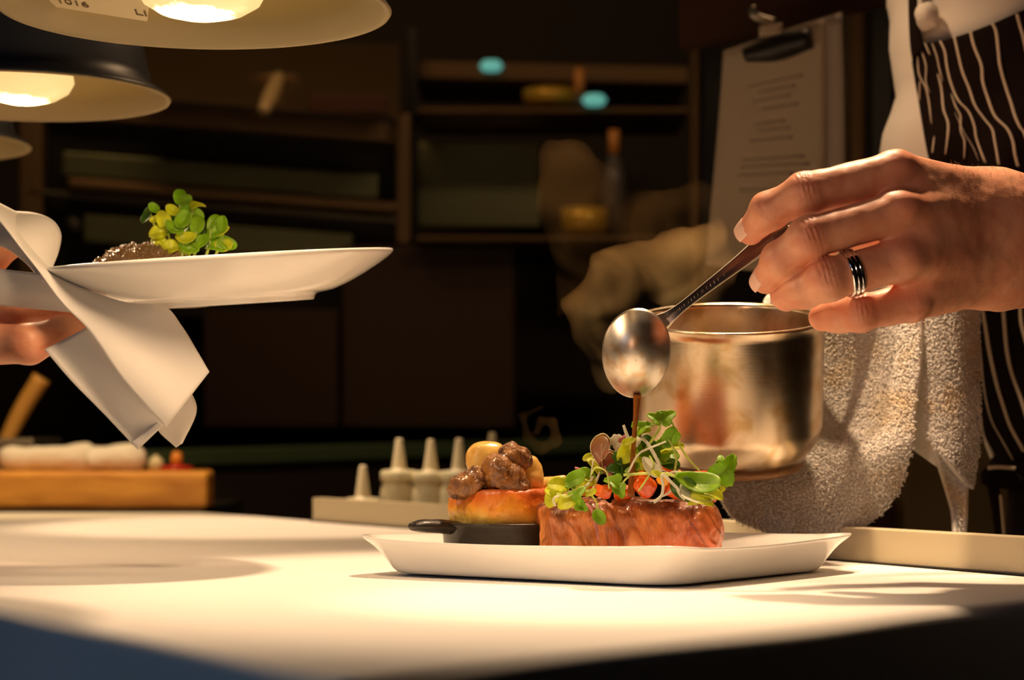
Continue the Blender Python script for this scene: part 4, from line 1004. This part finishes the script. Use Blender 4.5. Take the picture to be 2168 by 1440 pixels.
waiter = thing('person', (W_P[0] - .3, 1.5, 0), 'person at the left edge whose hand in a napkin holds up a plate', 'person')
mk('body', gw, M_skin, waiter, attr=skin_tint(gw[0], [(P(60, 728, 1.465), .015), (P(180, 690, 1.49), .01)]))
mk('sleeve', tube([P(-340, 740, 1.50), P(-700, 800, 1.45), P(-1100, 900, 1.35)], [.052, .060, .07], 20, 16), M_jacket, waiter)

def napkin():
    A = ruled([(-40, 440, 1.49), (20, 447, 1.49), (75, 452, 1.49), (112, 468, 1.495), (128, 495, 1.50), (124, 530, 1.50), (110, 566, 1.49)],
              [(-60, 520, 1.46), (-40, 520, 1.46), (0, 522, 1.46), (20, 530, 1.46), (40, 545, 1.46), (60, 562, 1.46), (90, 596, 1.455)], 30, 14, bulge=.006)
    # folded-over edge on the left running down to the main fall
    B = ruled([(-60, 400, 1.445), (0, 468, 1.445), (40, 520, 1.44), (80, 572, 1.435), (130, 640, 1.43), (190, 702, 1.43), (250, 790, 1.43), (300, 850, 1.432), (352, 905, 1.435)],
              [(40, 452, 1.49), (75, 520, 1.485), (105, 570, 1.47), (150, 600, 1.45), (260, 640, 1.45), (345, 648, 1.45), (384, 690, 1.45), (418, 745, 1.45), (443, 788, 1.45)], 60, 26,
              fold=lambda u, v: -.006 * math.sin(v * 3.1) * u + .005 * math.sin(v * 7 - u * 3) * max(0, u - .4))
    C_ = ruled([(95, 740, 1.452), (150, 805, 1.452), (220, 876, 1.452), (292, 952, 1.452)], [(190, 690, 1.445), (245, 765, 1.443), (310, 840, 1.443), (372, 876, 1.445)], 30, 14,
               fold=lambda u, v: .004 * math.sin(v * 6.3))
    D_ = ruled([(330, 880, 1.47), (336, 912, 1.47), (374, 947, 1.47)], [(400, 820, 1.468), (416, 870, 1.468), (385, 938, 1.468)], 20, 10, bulge=.004)
    E_ = ruled([(-80, 560, 1.475), (-80, 600, 1.475), (-80, 640, 1.478)], [(90, 580, 1.455), (150, 630, 1.455), (230, 668, 1.46)], 16, 12, bulge=.003)
    t = thing('napkin', P(290, 950, 1.45), 'folded white linen napkin hanging down from the raised plate', 'napkin')
    mk('napkin_fall', join(B, C_, D_), M_napkin, t, solid=.0012)
    mk('napkin_flap', join(A, E_), M_napkin, t, solid=.0012)
    hem = [ruled([(278, 938, 1.4505), (292, 949, 1.4505)], [(360, 872, 1.4435), (370, 880, 1.4435)], 4, 12, bulge=.0015)]
    mk('hem', hem[0], M_napkin, t, solid=.0022)
napkin()

# ------------------------------------------------------------------ heat lamps
def bulb_mat():
    m = bpy.data.materials.new('heat_bulb_glow'); m.use_nodes = True; nt = m.node_tree; b = nt.nodes['Principled BSDF']
    tc_ = nt.nodes.new('ShaderNodeTexCoord'); sx = nt.nodes.new('ShaderNodeSeparateXYZ'); vl = nt.nodes.new('ShaderNodeVectorMath'); vl.operation = 'LENGTH'
    cb = nt.nodes.new('ShaderNodeCombineXYZ'); nt.links.new(tc_.outputs['Object'], sx.inputs[0]); nt.links.new(sx.outputs[0], cb.inputs[0]); nt.links.new(sx.outputs[1], cb.inputs[1]); nt.links.new(cb.outputs[0], vl.inputs[0])
    nz_ = nt.nodes.new('ShaderNodeTexNoise'); nz_.inputs['Scale'].default_value = 70; nt.links.new(tc_.outputs['Object'], nz_.inputs['Vector'])
    ma = nt.nodes.new('ShaderNodeMath'); ma.operation = 'MULTIPLY_ADD'; ma.inputs[1].default_value = .02; nt.links.new(nz_.outputs['Fac'], ma.inputs[0]); nt.links.new(vl.outputs['Value'], ma.inputs[2])
    mr = nt.nodes.new('ShaderNodeMapRange'); mr.inputs['From Min'].default_value = .018; mr.inputs['From Max'].default_value = .036; mr.inputs['To Min'].default_value = 16; mr.inputs['To Max'].default_value = .55
    nt.links.new(ma.outputs[0], mr.inputs[0]); nt.links.new(mr.outputs[0], b.inputs['Emission Strength'])
    b.inputs['Emission Color'].default_value = (1, .66, .26, 1); b.inputs['Base Color'].default_value = (.6, .5, .35, 1); b.inputs['Roughness'].default_value = .15
    return m
M_bulb = bulb_mat()
LBL = ['nearest heat lamp with a cream sticker inside its wide round shade', 'second heat lamp behind the nearest one, cut off at the left edge', 'farthest heat lamp, only its rim tip showing at the left edge']
for (lx, ly, lz), lab in zip(LAMPS, LBL):
    t = thing('heat_lamp', (lx, ly, lz), lab, 'lamp', 'heat lamps hanging over the counter')
    r0 = .125
    out_ = [(r0, 0), (r0 - .002, .003), (r0 - .016, .012), (r0 - .018, .020), (r0 - .026, .060), (r0 - .045, .092), (.055, .115), (.030, .125), (.022, .16), (0.0005, .162)]
    inn = [(0.0005, .118), (.028, .118), (.052, .108), (r0 - .047, .086), (r0 - .029, .056), (r0 - .0215, .020), (r0 - .0195, .0105), (r0 - .006, .0015), (r0 - .004, -.001), (r0 - .001, -.0015)]
    gl = lathe(out_ + inn, 96, TM((lx, ly, lz)), close=True)
    ns = 96; mi = [0 if i < len(out_) - 1 else 1 for i in range(len(out_) + len(inn)) for _ in range(ns)]
    mk('lamp_shade', gl, [M_shade_out, M_shade_in], t, matidx=mi)
    mk('bulb', lathe([(.0005, -.006), (.014, -.0052), (.027, -.002), (.037, .004), (.0415, .012), (.040, .022), (.030, .045), (.018, .065), (.016, .095), (.0005, .096)], 48, TM((lx + .004, ly, lz))), M_bulb, t)
    mk('socket', lathe([(.0005, .092), (.020, .092), (.022, .118), (.0005, .118)], 32, TM((lx + .004, ly, lz))), M_steel_dark, t)
    mk('cord', tube([(lx, ly, lz + .16), (lx, ly, 2.9)], .006, 10), M_black, t)
lx, ly, lz = LAMPS[0]
# sticker on the inside of the nearest shade, facing the counter
s0, s1, s2, s3 = P(104, -42, 1.27), P(104, 12, 1.31), P(312, 45, 1.31), P(318, -8, 1.27)
lamp0 = [o for o in sc.objects if o.name == 'heat_lamp'][0]
st = mk('sticker', (np.array([s0, s1, s2, s3]), [(0, 1, 2, 3)]), M_label, lamp0, solid=.0004, smooth=False, label='cream paper sticker with brown marks')
def on_st(u, v): return s1 * (1 - u) * v + s0 * (1 - u) * (1 - v) + s2 * u * v + s3 * u * (1 - v) + np.array([0, -.0005, -.0006])
for body, u, v, sz in (('1016', .08, .80, .011), ('LI', .87, .78, .012)):
    fc = bpy.data.curves.new('sticker_lettering', 'FONT'); fc.body = body; fc.size = sz; fc.extrude = .0001; fc.materials.append(M_ink)
    tmp = bpy.data.objects.new('tmp', fc); me_ = bpy.data.meshes.new_from_object(tmp); bpy.data.objects.remove(tmp); o = bpy.data.objects.new('sticker_lettering', me_); sc.collection.objects.link(o); o.parent = st
    X_ = s2 - s1; X_ /= np.linalg.norm(X_); Yv = s0 - s1; Yv -= X_ * (Yv @ X_); Yv /= np.linalg.norm(Yv); Zv = np.cross(X_, Yv)
    mm = Matrix([[X_[k], Yv[k], Zv[k], 0] for k in range(3)] + [[0, 0, 0, 1]])
    q = on_st(u, v) - ORG[st.name]; mm.translation = Vector(q.tolist()); o.matrix_local = mm

# ------------------------------------------------------------------ bottles, board, towels at the back of the counter
BOT = [(768, 985, 2.30, .82, 'short squeeze bottle at the left end of the ledge row'), (845, 928, 2.36, 1.0, 'squeeze bottle second from the left with a yellowish base'),
       (912, 930, 2.34, 1.0, 'squeeze bottle in the middle of the row holding something grey'), (972, 928, 2.32, 1.0, 'squeeze bottle with pale yellow contents beside the potato cake'),
       (1042, 915, 2.36, 1.06, 'squeeze bottle mostly hidden behind the mushroom heap')]
for i, (px, py, D, s, lab) in enumerate(BOT):
    tip = P(px, py, D); base = .8725; x_, y_, H_ = tip[0], tip[1], tip[2] - base
    t = thing('squeeze_bottle', (x_, y_, base), lab, 'bottle', 'squeeze bottles behind the ledge')
    rb = .0225 * (1 if s > .9 else .95); nz_ = .038
    sh = H_ - nz_ - .012
    mk('bottle_body', lathe([(.0005, 0), (rb * .96, 0), (rb, .003), (rb, sh * .78), (rb * .93, sh * .9), (rb * .8, sh), (.0005, sh)], 40, TM((x_, y_, base))), [M_plastic, M_plas2, M_plas3][0] if False else M_plastic, t)
    mk('nozzle_cap', lathe([(.0005, sh - .001), (rb * .98, sh - .001), (rb * .98, sh + .010), (rb * .85, sh + .012), (.0095, sh + .013), (.0085, sh + .016), (.0042, H_ - .002), (.0030, H_), (.0005, H_)], 40, TM((x_, y_, base))), M_plastic, t)
    fill = mat('bottle_contents', [(.6, .45, .1), (.75, .5, .12), (.38, .36, .30), (.66, .60, .20), (.6, .5, .3)][i], .5)
    mk('contents', lathe([(rb * 1.004, .03), (rb * 1.008, .032), (rb * 1.008, sh * .62), (rb * 1.004, sh * .63)], 40, TM((x_, y_, base))), fill, t)

bt = P(150, 1000, 2.85)
board = [P(-260, 1000, 2.62), P(440, 1000, 2.62), P(452, 1000, 2.66), P(452, 1000, 2.78), P(-260, 1000, 2.78)]
BZ = .951
tag(mk('butcher_block', prism([(q[0], q[1]) for q in board], .902, BZ), M_wood, smooth=False, bevel=.006), 'thick golden butcher block at the back left beyond the tablecloth', 'cutting board')
tag(mk('side_worktop', box(-2.2, -.405, 2.585, 3.0, .80, .9015), M_black, smooth=False), 'dark worktop behind the tablecloth carrying the butcher block', 'worktop')
def roll(px0, px1, py, D, r, label, s):
    a = P(px0, py, D); b = P(px1, py, D + .02); a[2] = b[2] = BZ + r * .92
    def f(p):
        d = caps(p, a, b, r, r * 1.02); q = p[:, 0]
        return d + .0035 * np.sin(q * 38 + s) * 1 + .0016 * fbm(p, 60, 2, s)
    g = sdf(f, np.minimum(a, b) - r * 1.5, np.maximum(a, b) + r * 1.5, .0028)
    g[0][:, 2] = np.maximum(g[0][:, 2], BZ)
    tag(mk('rolled_towel', g, M_napkin), label, 'towel', 'rolled white cloths on the butcher block')
roll(30, 175, 0, 2.72, .0185, 'long rolled white cloth at the left on the butcher block', 1)
roll(205, 275, 0, 2.68, .0190, 'shorter rolled white cloth at the right on the butcher block', 4)
sp_ = tube([P(5, 950, 2.88), P(45, 870, 2.88), P(88, 800, 2.88)], [.010, .0125, .0135], 14, 14)
t = thing('wooden_spoon', P(5, 950, 2.88), 'wooden spoon handle sticking up from the dark container', 'spoon'); mk('handle', sp_, M_spoonwood, t)
tag(mk('steel_container', box(P(-200, 0, 3.05)[0], P(155, 0, 3.05)[0], 2.80, 2.98, .9018, P(0, 928, 2.8)[2]), M_steel_dark, smooth=False, bevel=.005), 'dark steel container behind the rolled cloths', 'container')
q = P(330, 985, 2.75); tag(mk('salt_shaker', lathe([(.0005, BZ), (.010, BZ), (.011, BZ + .010), (.008, BZ + .016), (.0005, BZ + .021)], 20, TM((q[0], q[1], 0))), M_plastic), 'small grey capped shaker on the butcher block beside the cloths', 'shaker')
q = P(374, 985, 2.75); t = thing('red_lidded_pot', (q[0], q[1], BZ), 'small red lid with an orange knob on the butcher block', 'pot')
mk('lid', lathe([(.0005, .0), (.024, .0), (.022, .005), (.0005, .008)], 24, TM((q[0], q[1], BZ))), mat('red_lid', (.45, .02, .01), .3), t)
mk('knob', lathe([(.0005, .007), (.007, .007), (.0085, .015), (.006, .024), (.0005, .026)], 20, TM((q[0], q[1], BZ))), mat('orange_knob', (.75, .26, .03), .4), t)

# ------------------------------------------------------------------ kitchen behind
def slab(name, px0, px1, py0, py1, D, dep, m, parent, bevel=.004, slope=0):
    a = P(px0, py1, D); b = P(px1, py0, D)
    M = None
    g = box(a[0], b[0], D, D + dep, a[2], b[2])
    if slope:
        V = g[0]; V[:, 2] += (V[:, 0] - a[0]) * slope
    return mk(name, g, m, parent, smooth=False, bevel=bevel)
M_st2 = mat('greenish_kitchen_steel', (.30, .33, .20), .42, .85, bump=(40, .1, .001, (1, 1, 10)))
M_st3 = mat('bronze_kitchen_steel', (.33, .22, .12), .45, .8)
M_glow = emis('cyan_gleam_glow', (.20, .70, .60), .28)  # glow put in for cyan gleams in the background
M_olive = mat('olive_cabinet_steel', (.30, .22, .10), .6, .2)
M_green = mat('green_worktop_edge', (.10, .17, .085), .6)
M_glint = mat('painted_hood_glint', (.75, .58, .32), .5, .2)  # lamp reflection on the hood, painted as a bright colour
D1 = 3.9
ov = thing('oven', (P(470, 0, D1)[0], D1 + .3, .95), 'large dark steel deck oven behind the heat lamps', 'oven')
SL = -.075
slab('oven_body', 60, 850, 235, 650, D1 + .06, .6, M_black, ov, .006, SL)
slab('top_panel', 95, 850, 205, 245, D1 + .02, .1, M_st3, ov, .006, SL)
slab('door', 130, 800, 318, 372, D1, .05, M_st2, ov, .006, SL)
slab('door_handle', 140, 840, 374, 398, D1 - .04, .03, M_st3, ov, .008, SL)
slab('door', 175, 745, 452, 512, D1, .05, M_st2, ov, .006, SL)
slab('frame_post', 40, 88, 250, 650, D1 - .01, .05, M_st3, ov, .004)
slab('frame_post', 838, 868, 240, 515, D1 - .02, .06, M_st3, ov, .004)
slab('frame_rail', 60, 850, 400, 412, D1 - .01, .05, M_steel_dark, ov, .003, SL)
kb = P(150, 480, D1 - .01); mk('knob', lathe([(.0005, -.03), (.020, -.03), (.022, 0), (.0005, 0)], 24, TM(kb, (R(90), 0, 0))), M_black, ov)
hd = thing('extractor_hood', (P(560, 0, 3.8)[0], 3.9, 1.7), 'sloping steel extractor hood above the dark oven', 'extractor hood')
a0, a1, a2, a3 = P(280, 90, 3.98), P(845, 100, 3.98), P(845, 252, 3.72), P(280, 205, 3.72)
mk('hood_panel', (np.array([a0, a1, a2, a3, a0 + (0, .3, .0), a1 + (0, .3, 0), a2 + (0, .1, 0), a3 + (0, .1, 0)]), [(0, 1, 2, 3), (4, 7, 6, 5), (0, 4, 5, 1), (1, 5, 6, 2), (2, 6, 7, 3), (3, 7, 4, 0)]), M_hood, hd, smooth=False, bevel=.01) if False else None
M_dkbronze = mat('dark_bronze_shelf', (.14, .085, .04), .5, .6)
M_hood = mat('hood_steel', (.42, .30, .17), .36, .9, bump=(50, .1, .001, (12, 1, 1)))
mk('hood_panel', (np.array([a0, a1, a2, a3, a0 + (0, .01, .01), a1 + (0, .01, .01), a2 + (0, .02, 0), a3 + (0, .02, 0)]), [(0, 3, 2, 1), (4, 5, 6, 7), (0, 1, 5, 4), (1, 2, 6, 5), (2, 3, 7, 6), (3, 0, 4, 7)]), M_hood, hd, smooth=False, bevel=.01)
rb_ = [P(592, 165, 3.85), P(575, 205, 3.785), P(560, 238, 3.73)]
mk('hood_rib_glint', tube([rb_[0] + (0, -.01, 0), rb_[1] + (0, -.01, 0), rb_[2] + (0, -.01, 0)], [.012, .016, .012], 12, 10), M_glint, hd, label='vertical steel rib with a lamp glint in its colour')
mk('hood_lip', tube([P(520, 163, 3.855), P(640, 163, 3.855)], .006, 10), M_st3, hd)
slab('name_plate', 655, 820, 200, 240, 3.70, .01, mat('red_brown_plate', (.07, .018, .010), .5), hd, .003)
fr_t = thing('steel_fridge', (P(2150, 0, 2.7)[0], 2.75, .5), 'dull bronze steel cabinet behind the towel and the chef', 'cabinet')
slab('cabinet_body', 1908, 2600, 900, 1500, 2.72, .4, M_olive, fr_t, .01)
slab('cabinet_trim', 1850, 1900, 1055, 1500, 2.70, .04, M_darkwood, fr_t, .006)
rk = thing('storage_rack', (P(1100, 0, 4.2)[0], 4.2, .9), 'dim steel storage rack in the middle of the kitchen', 'rack')
slab('back_panel', 885, 1145, 300, 480, 4.25, .05, M_st2, rk, .004)
slab('shelf', 880, 1460, 128, 166, 4.1, .3, M_dkbronze, rk, .004, -.02)
slab('shelf', 880, 1460, 227, 240, 4.0, .3, M_dkbronze, rk, .004)
slab('shelf', 880, 1460, 499, 512, 3.8, .5, M_dkbronze, rk, .004)
slab('upright', 862, 884, 60, 900, 4.05, .05, M_black, rk, .003)
def disc_pan(px, py, D, rx, rz, m, label, cat='pan', name='hanging_pan', group=None):
    c = P(px, py, D); r1 = rx / FPX * D; r2 = rz / FPX * D
    tag(mk(name, (lambda g: (g[0] * 1, g[1]))(lathe([(.0005, -r2), (r1 * .8, -r2), (r1, -r2 * .3), (r1, r2), (r1 * .9, r2), (.0005, r2 * .4)], 32, TM(c))), m), label, cat, group)
M_brass = mat('yellow_brass', (.75, .48, .06), .35, .3)
disc_pan(1165, 209, 4.1, 58, 17, M_brass, 'wide yellow brass bowl on the middle rack shelf', 'bowl', 'brass_bowl')
disc_pan(1238, 470, 3.9, 50, 28, M_brass, 'yellow tub on the lower rack shelf behind the steam', 'tub', 'yellow_tub')
for px, py, w_, h_, lab in ((1040, 140, 26, 11, 'added cyan gleam on the upper rack shelf'), (1258, 212, 27, 16, 'added cyan-green gleam beside the brass bowl')):
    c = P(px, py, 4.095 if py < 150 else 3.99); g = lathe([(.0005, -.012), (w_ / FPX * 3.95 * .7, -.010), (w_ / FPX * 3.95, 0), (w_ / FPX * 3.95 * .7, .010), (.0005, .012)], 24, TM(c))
    tag(mk('added_cyan_gleam', g, M_glow), lab, 'indicator light', 'added cyan gleams on the rack')
M_orange = mat('orange_cap', (.80, .36, .10), .45)
M_dimbot = mat('grey_blue_bottle', (.14, .13, .14), .3)
for px, py, D, fl, lab in ((1227, 172, 4.1, 226, 'bottle with an orange cap beside the brass bowl'), (1300, 302, 3.95, 498, 'tall dim bottle with an orange cap behind the steam')):
    c0, c1, c2 = P(px, py + 26, D), P(px, py - 26, D), P(px + 10, fl, D)
    t = thing('capped_bottle', (c0[0], D, c2[2]), lab, 'bottle', 'bottles with orange caps on the rack')
    mk('cap', tube([c0, c1], .0115, 12), M_orange, t)
    mk('bottle_body', lathe([(.0005, c2[2]), (.024, c2[2]), (.024, c0[2] - (c0[2] - c2[2]) * .3), (.010, c0[2] + .002), (.0005, c0[2] + .002)], 20, TM((c0[0], D, 0))), M_dimbot, t)
wt = thing('back_worktop', (P(800, 0, 3.2)[0], 3.4, 0), 'long steel worktop edge running behind the squeeze bottles', 'worktop')
q0, q1 = P(230, 970, 3.06), P(1330, 938, 3.9)
def bar(q0, q1, dz0, dz1, dep): 
    d = np.array([0, dep, 0]); return (np.array([q0 + (0, 0, dz0), q1 + (0, 0, dz0), q1 + (0, 0, dz1), q0 + (0, 0, dz1), q0 + (0, 0, dz0) + d, q1 + (0, 0, dz0) + d, q1 + (0, 0, dz1) + d, q0 + (0, 0, dz1) + d]), [(0, 1, 2, 3), (5, 4, 7, 6), (4, 0, 3, 7), (1, 5, 6, 2), (3, 2, 6, 7), (4, 5, 1, 0)])
mk('worktop_edge', bar(q0, q1, -.016, .010, .35), M_green, wt, smooth=False, bevel=.003)
mk('cabinet_front', bar(q0 + (0, .02, 0), q1 + (0, .02, 0), -.9, -.017, .30), M_wall, wt, smooth=False)
cab = thing('tall_cabinet', (P(760, 0, 4.3)[0], 4.4, 0), 'dark tall cabinet with a seam between its doors below the oven', 'cabinet')
slab('cabinet_door', 400, 712, 640, 900, 3.88, .05, M_dkred, cab, .004) if False else None
M_dkred = mat('dark_brown_door', (.05, .026, .016), .4)
slab('cabinet_door', 430, 716, 655, 905, 3.86, .05, M_dkred, cab, .004)
slab('cabinet_door', 724, 1090, 520, 905, 3.86, .05, M_dkred, cab, .004)
# right: frame posts, wooden rail, clipboard
fp = thing('metal_shelving', (P(1500, 0, 2.5)[0], 2.5, .9), 'dark steel upright frame posts around the clipboard', 'shelving')
slab('post', 1466, 1532, -60, 720, 2.5, .05, M_post, fp, .006) if False else None
M_post = mat('blue_grey_post', (.10, .11, .12), .3, .8)
slab('post', 1466, 1482, -60, 1000, 2.50, .05, M_st3, fp, .004)
slab('post', 1483, 1532, -60, 1000, 2.50, .05, M_post, fp, .008)
slab('post', 1800, 1835, -60, 1000, 2.48, .05, M_st3, fp, .004)
slab('post', 1836, 1900, -60, 1000, 2.46, .05, M_post, fp, .008)
gw_ = ruled([(1446, -40, 2.40), (1446, 105, 2.40)], [(1880, -160, 2.30), (1880, 8, 2.30)], 6, 10)
mk('cross_rail', gw_, M_darkwood, fp, solid=.03, smooth=False, label='dark red-brown cross rail')
QT = [P(1530, 108, 2.27), P(1782, 26, 2.20), P(1792, 600, 2.22), P(1494, 562, 2.29)]
def on_q(u, v, off=0):
    q = (QT[0] * (1 - u) + QT[1] * u) * (1 - v) + (QT[3] * (1 - u) + QT[2] * u) * v
    return q + np.array([.1, -1, 0]) * (off + .006 * math.sin(u * 3.1) * 1 + .004 * math.sin(v * 5))
cb_ = thing('clipboard', QT[0], 'clipboard hanging from the cross rail behind the chef', 'clipboard')
mk('board', gridgeo(lambda u, v: on_q(.06 + .88 * u, .03 + .9 * v, -.012), 6, 6), M_darkwood, cb_, solid=.003)
c1_, c2_ = on_q(.17, .055, .012), on_q(.76, .070, .012); c1_[2] = P(1580, 115, 2.24)[2]; c2_[2] = P(1715, 82, 2.2)[2]
c1_[0] = P(1580, 115, 2.24)[0]; c2_[0] = P(1715, 82, 2.2)[0]
mk('clip', tube([c1_, (c1_ + c2_) / 2 + (0, 0, .0), c2_], [.0085, .0160, .0115], 16, 20), M_black, cb_)
q = P(1631, 66, 2.21); mk('clip_spring', ruled([(1608, 56, 2.21), (1608, 78, 2.21)], [(1655, 50, 2.21), (1655, 72, 2.21)], 5, 5), M_paper, cb_, solid=.008)
mk('clip_ring', tube([P(1590, 15, 2.22), P(1600, 35, 2.22), P(1640, 48, 2.22)], .005, 8, 12), M_steel_dark, cb_)
tag(mk('menu_sheet', gridgeo(lambda u, v: on_q(.50 + .50 * u, v, .0), 10, 20), M_paper2, solid=.0008), 'pinned paper sheet showing at the right behind the printed one', 'paper', 'paper sheets on the clipboard')
ms = tag(mk('menu_sheet', gridgeo(lambda u, v: on_q(.84 * u, .005 + .995 * v, .005), 16, 24), M_paper, solid=.0008), 'front paper sheet on the clipboard with faint printed lines', 'paper', 'paper sheets on the clipboard')
lines = []
for v, a, b in ((.20, .22, .66), (.235, .30, .60), (.27, .26, .56), (.31, .34, .62), (.37, .28, .52), (.40, .32, .56), (.44, .26, .58), (.52, .22, .68), (.55, .20, .72), (.585, .18, .60), (.65, .2, .5), (.72, .26, .48), (.80, .3, .55)):
    lines.append(gridgeo(lambda s, t, v=v, a=a, b=b: on_q(a + (b - a) * s, v + .012 * t, .0062), 8, 2))
mk('printed_lines', join(*lines), M_print, ms, solid=.0002)

# ------------------------------------------------------------------ steam
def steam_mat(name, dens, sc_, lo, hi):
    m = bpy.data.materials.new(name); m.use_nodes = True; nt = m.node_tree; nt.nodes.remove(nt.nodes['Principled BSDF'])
    v = nt.nodes.new('ShaderNodeVolumeScatter'); v.inputs['Color'].default_value = (1, .58, .22, 1); v.inputs['Anisotropy'].default_value = .3  # warm lamp light put into the scatter colour of white steam
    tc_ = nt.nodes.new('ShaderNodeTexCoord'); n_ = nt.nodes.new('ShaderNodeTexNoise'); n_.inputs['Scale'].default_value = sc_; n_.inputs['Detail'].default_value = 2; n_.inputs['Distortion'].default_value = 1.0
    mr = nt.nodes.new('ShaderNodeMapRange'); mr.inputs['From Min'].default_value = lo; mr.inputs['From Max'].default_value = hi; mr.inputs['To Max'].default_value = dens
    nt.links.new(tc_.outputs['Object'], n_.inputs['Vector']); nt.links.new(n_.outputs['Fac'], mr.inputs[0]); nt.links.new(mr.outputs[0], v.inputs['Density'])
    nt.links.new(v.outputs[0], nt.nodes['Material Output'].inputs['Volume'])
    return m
def wisp(name, segs, m, label, h=.003, k=.012, amp=.007, wob=.006):
    segs = [(P(a[0], a[1], a[2]), P(b[0], b[1], b[2]), r1, r2) for a, b, r1, r2 in segs]
    def f(p):
        q = p + wob * np.stack([noise(p, 40, 1), noise(p, 40, 2) * .4, noise(p, 40, 3)], 1)
        d = None
        for a, b, r1, r2 in segs:
            s = np.array([1, .55, 1]); c = caps(q / s, a / s, b / s, r1, r2); d = c if d is None else smin(d, c, k)
        return d + amp * fbm(p, 38, 3, 6)
    A = np.array([s[0] for s in segs] + [s[1] for s in segs]); rr = max(max(s[2], s[3]) for s in segs) + .014
    g = sdf(f, A.min(0) - rr, A.max(0) + rr, h)
    return tag(mk(name, g, m), label, 'steam', kind='stuff')
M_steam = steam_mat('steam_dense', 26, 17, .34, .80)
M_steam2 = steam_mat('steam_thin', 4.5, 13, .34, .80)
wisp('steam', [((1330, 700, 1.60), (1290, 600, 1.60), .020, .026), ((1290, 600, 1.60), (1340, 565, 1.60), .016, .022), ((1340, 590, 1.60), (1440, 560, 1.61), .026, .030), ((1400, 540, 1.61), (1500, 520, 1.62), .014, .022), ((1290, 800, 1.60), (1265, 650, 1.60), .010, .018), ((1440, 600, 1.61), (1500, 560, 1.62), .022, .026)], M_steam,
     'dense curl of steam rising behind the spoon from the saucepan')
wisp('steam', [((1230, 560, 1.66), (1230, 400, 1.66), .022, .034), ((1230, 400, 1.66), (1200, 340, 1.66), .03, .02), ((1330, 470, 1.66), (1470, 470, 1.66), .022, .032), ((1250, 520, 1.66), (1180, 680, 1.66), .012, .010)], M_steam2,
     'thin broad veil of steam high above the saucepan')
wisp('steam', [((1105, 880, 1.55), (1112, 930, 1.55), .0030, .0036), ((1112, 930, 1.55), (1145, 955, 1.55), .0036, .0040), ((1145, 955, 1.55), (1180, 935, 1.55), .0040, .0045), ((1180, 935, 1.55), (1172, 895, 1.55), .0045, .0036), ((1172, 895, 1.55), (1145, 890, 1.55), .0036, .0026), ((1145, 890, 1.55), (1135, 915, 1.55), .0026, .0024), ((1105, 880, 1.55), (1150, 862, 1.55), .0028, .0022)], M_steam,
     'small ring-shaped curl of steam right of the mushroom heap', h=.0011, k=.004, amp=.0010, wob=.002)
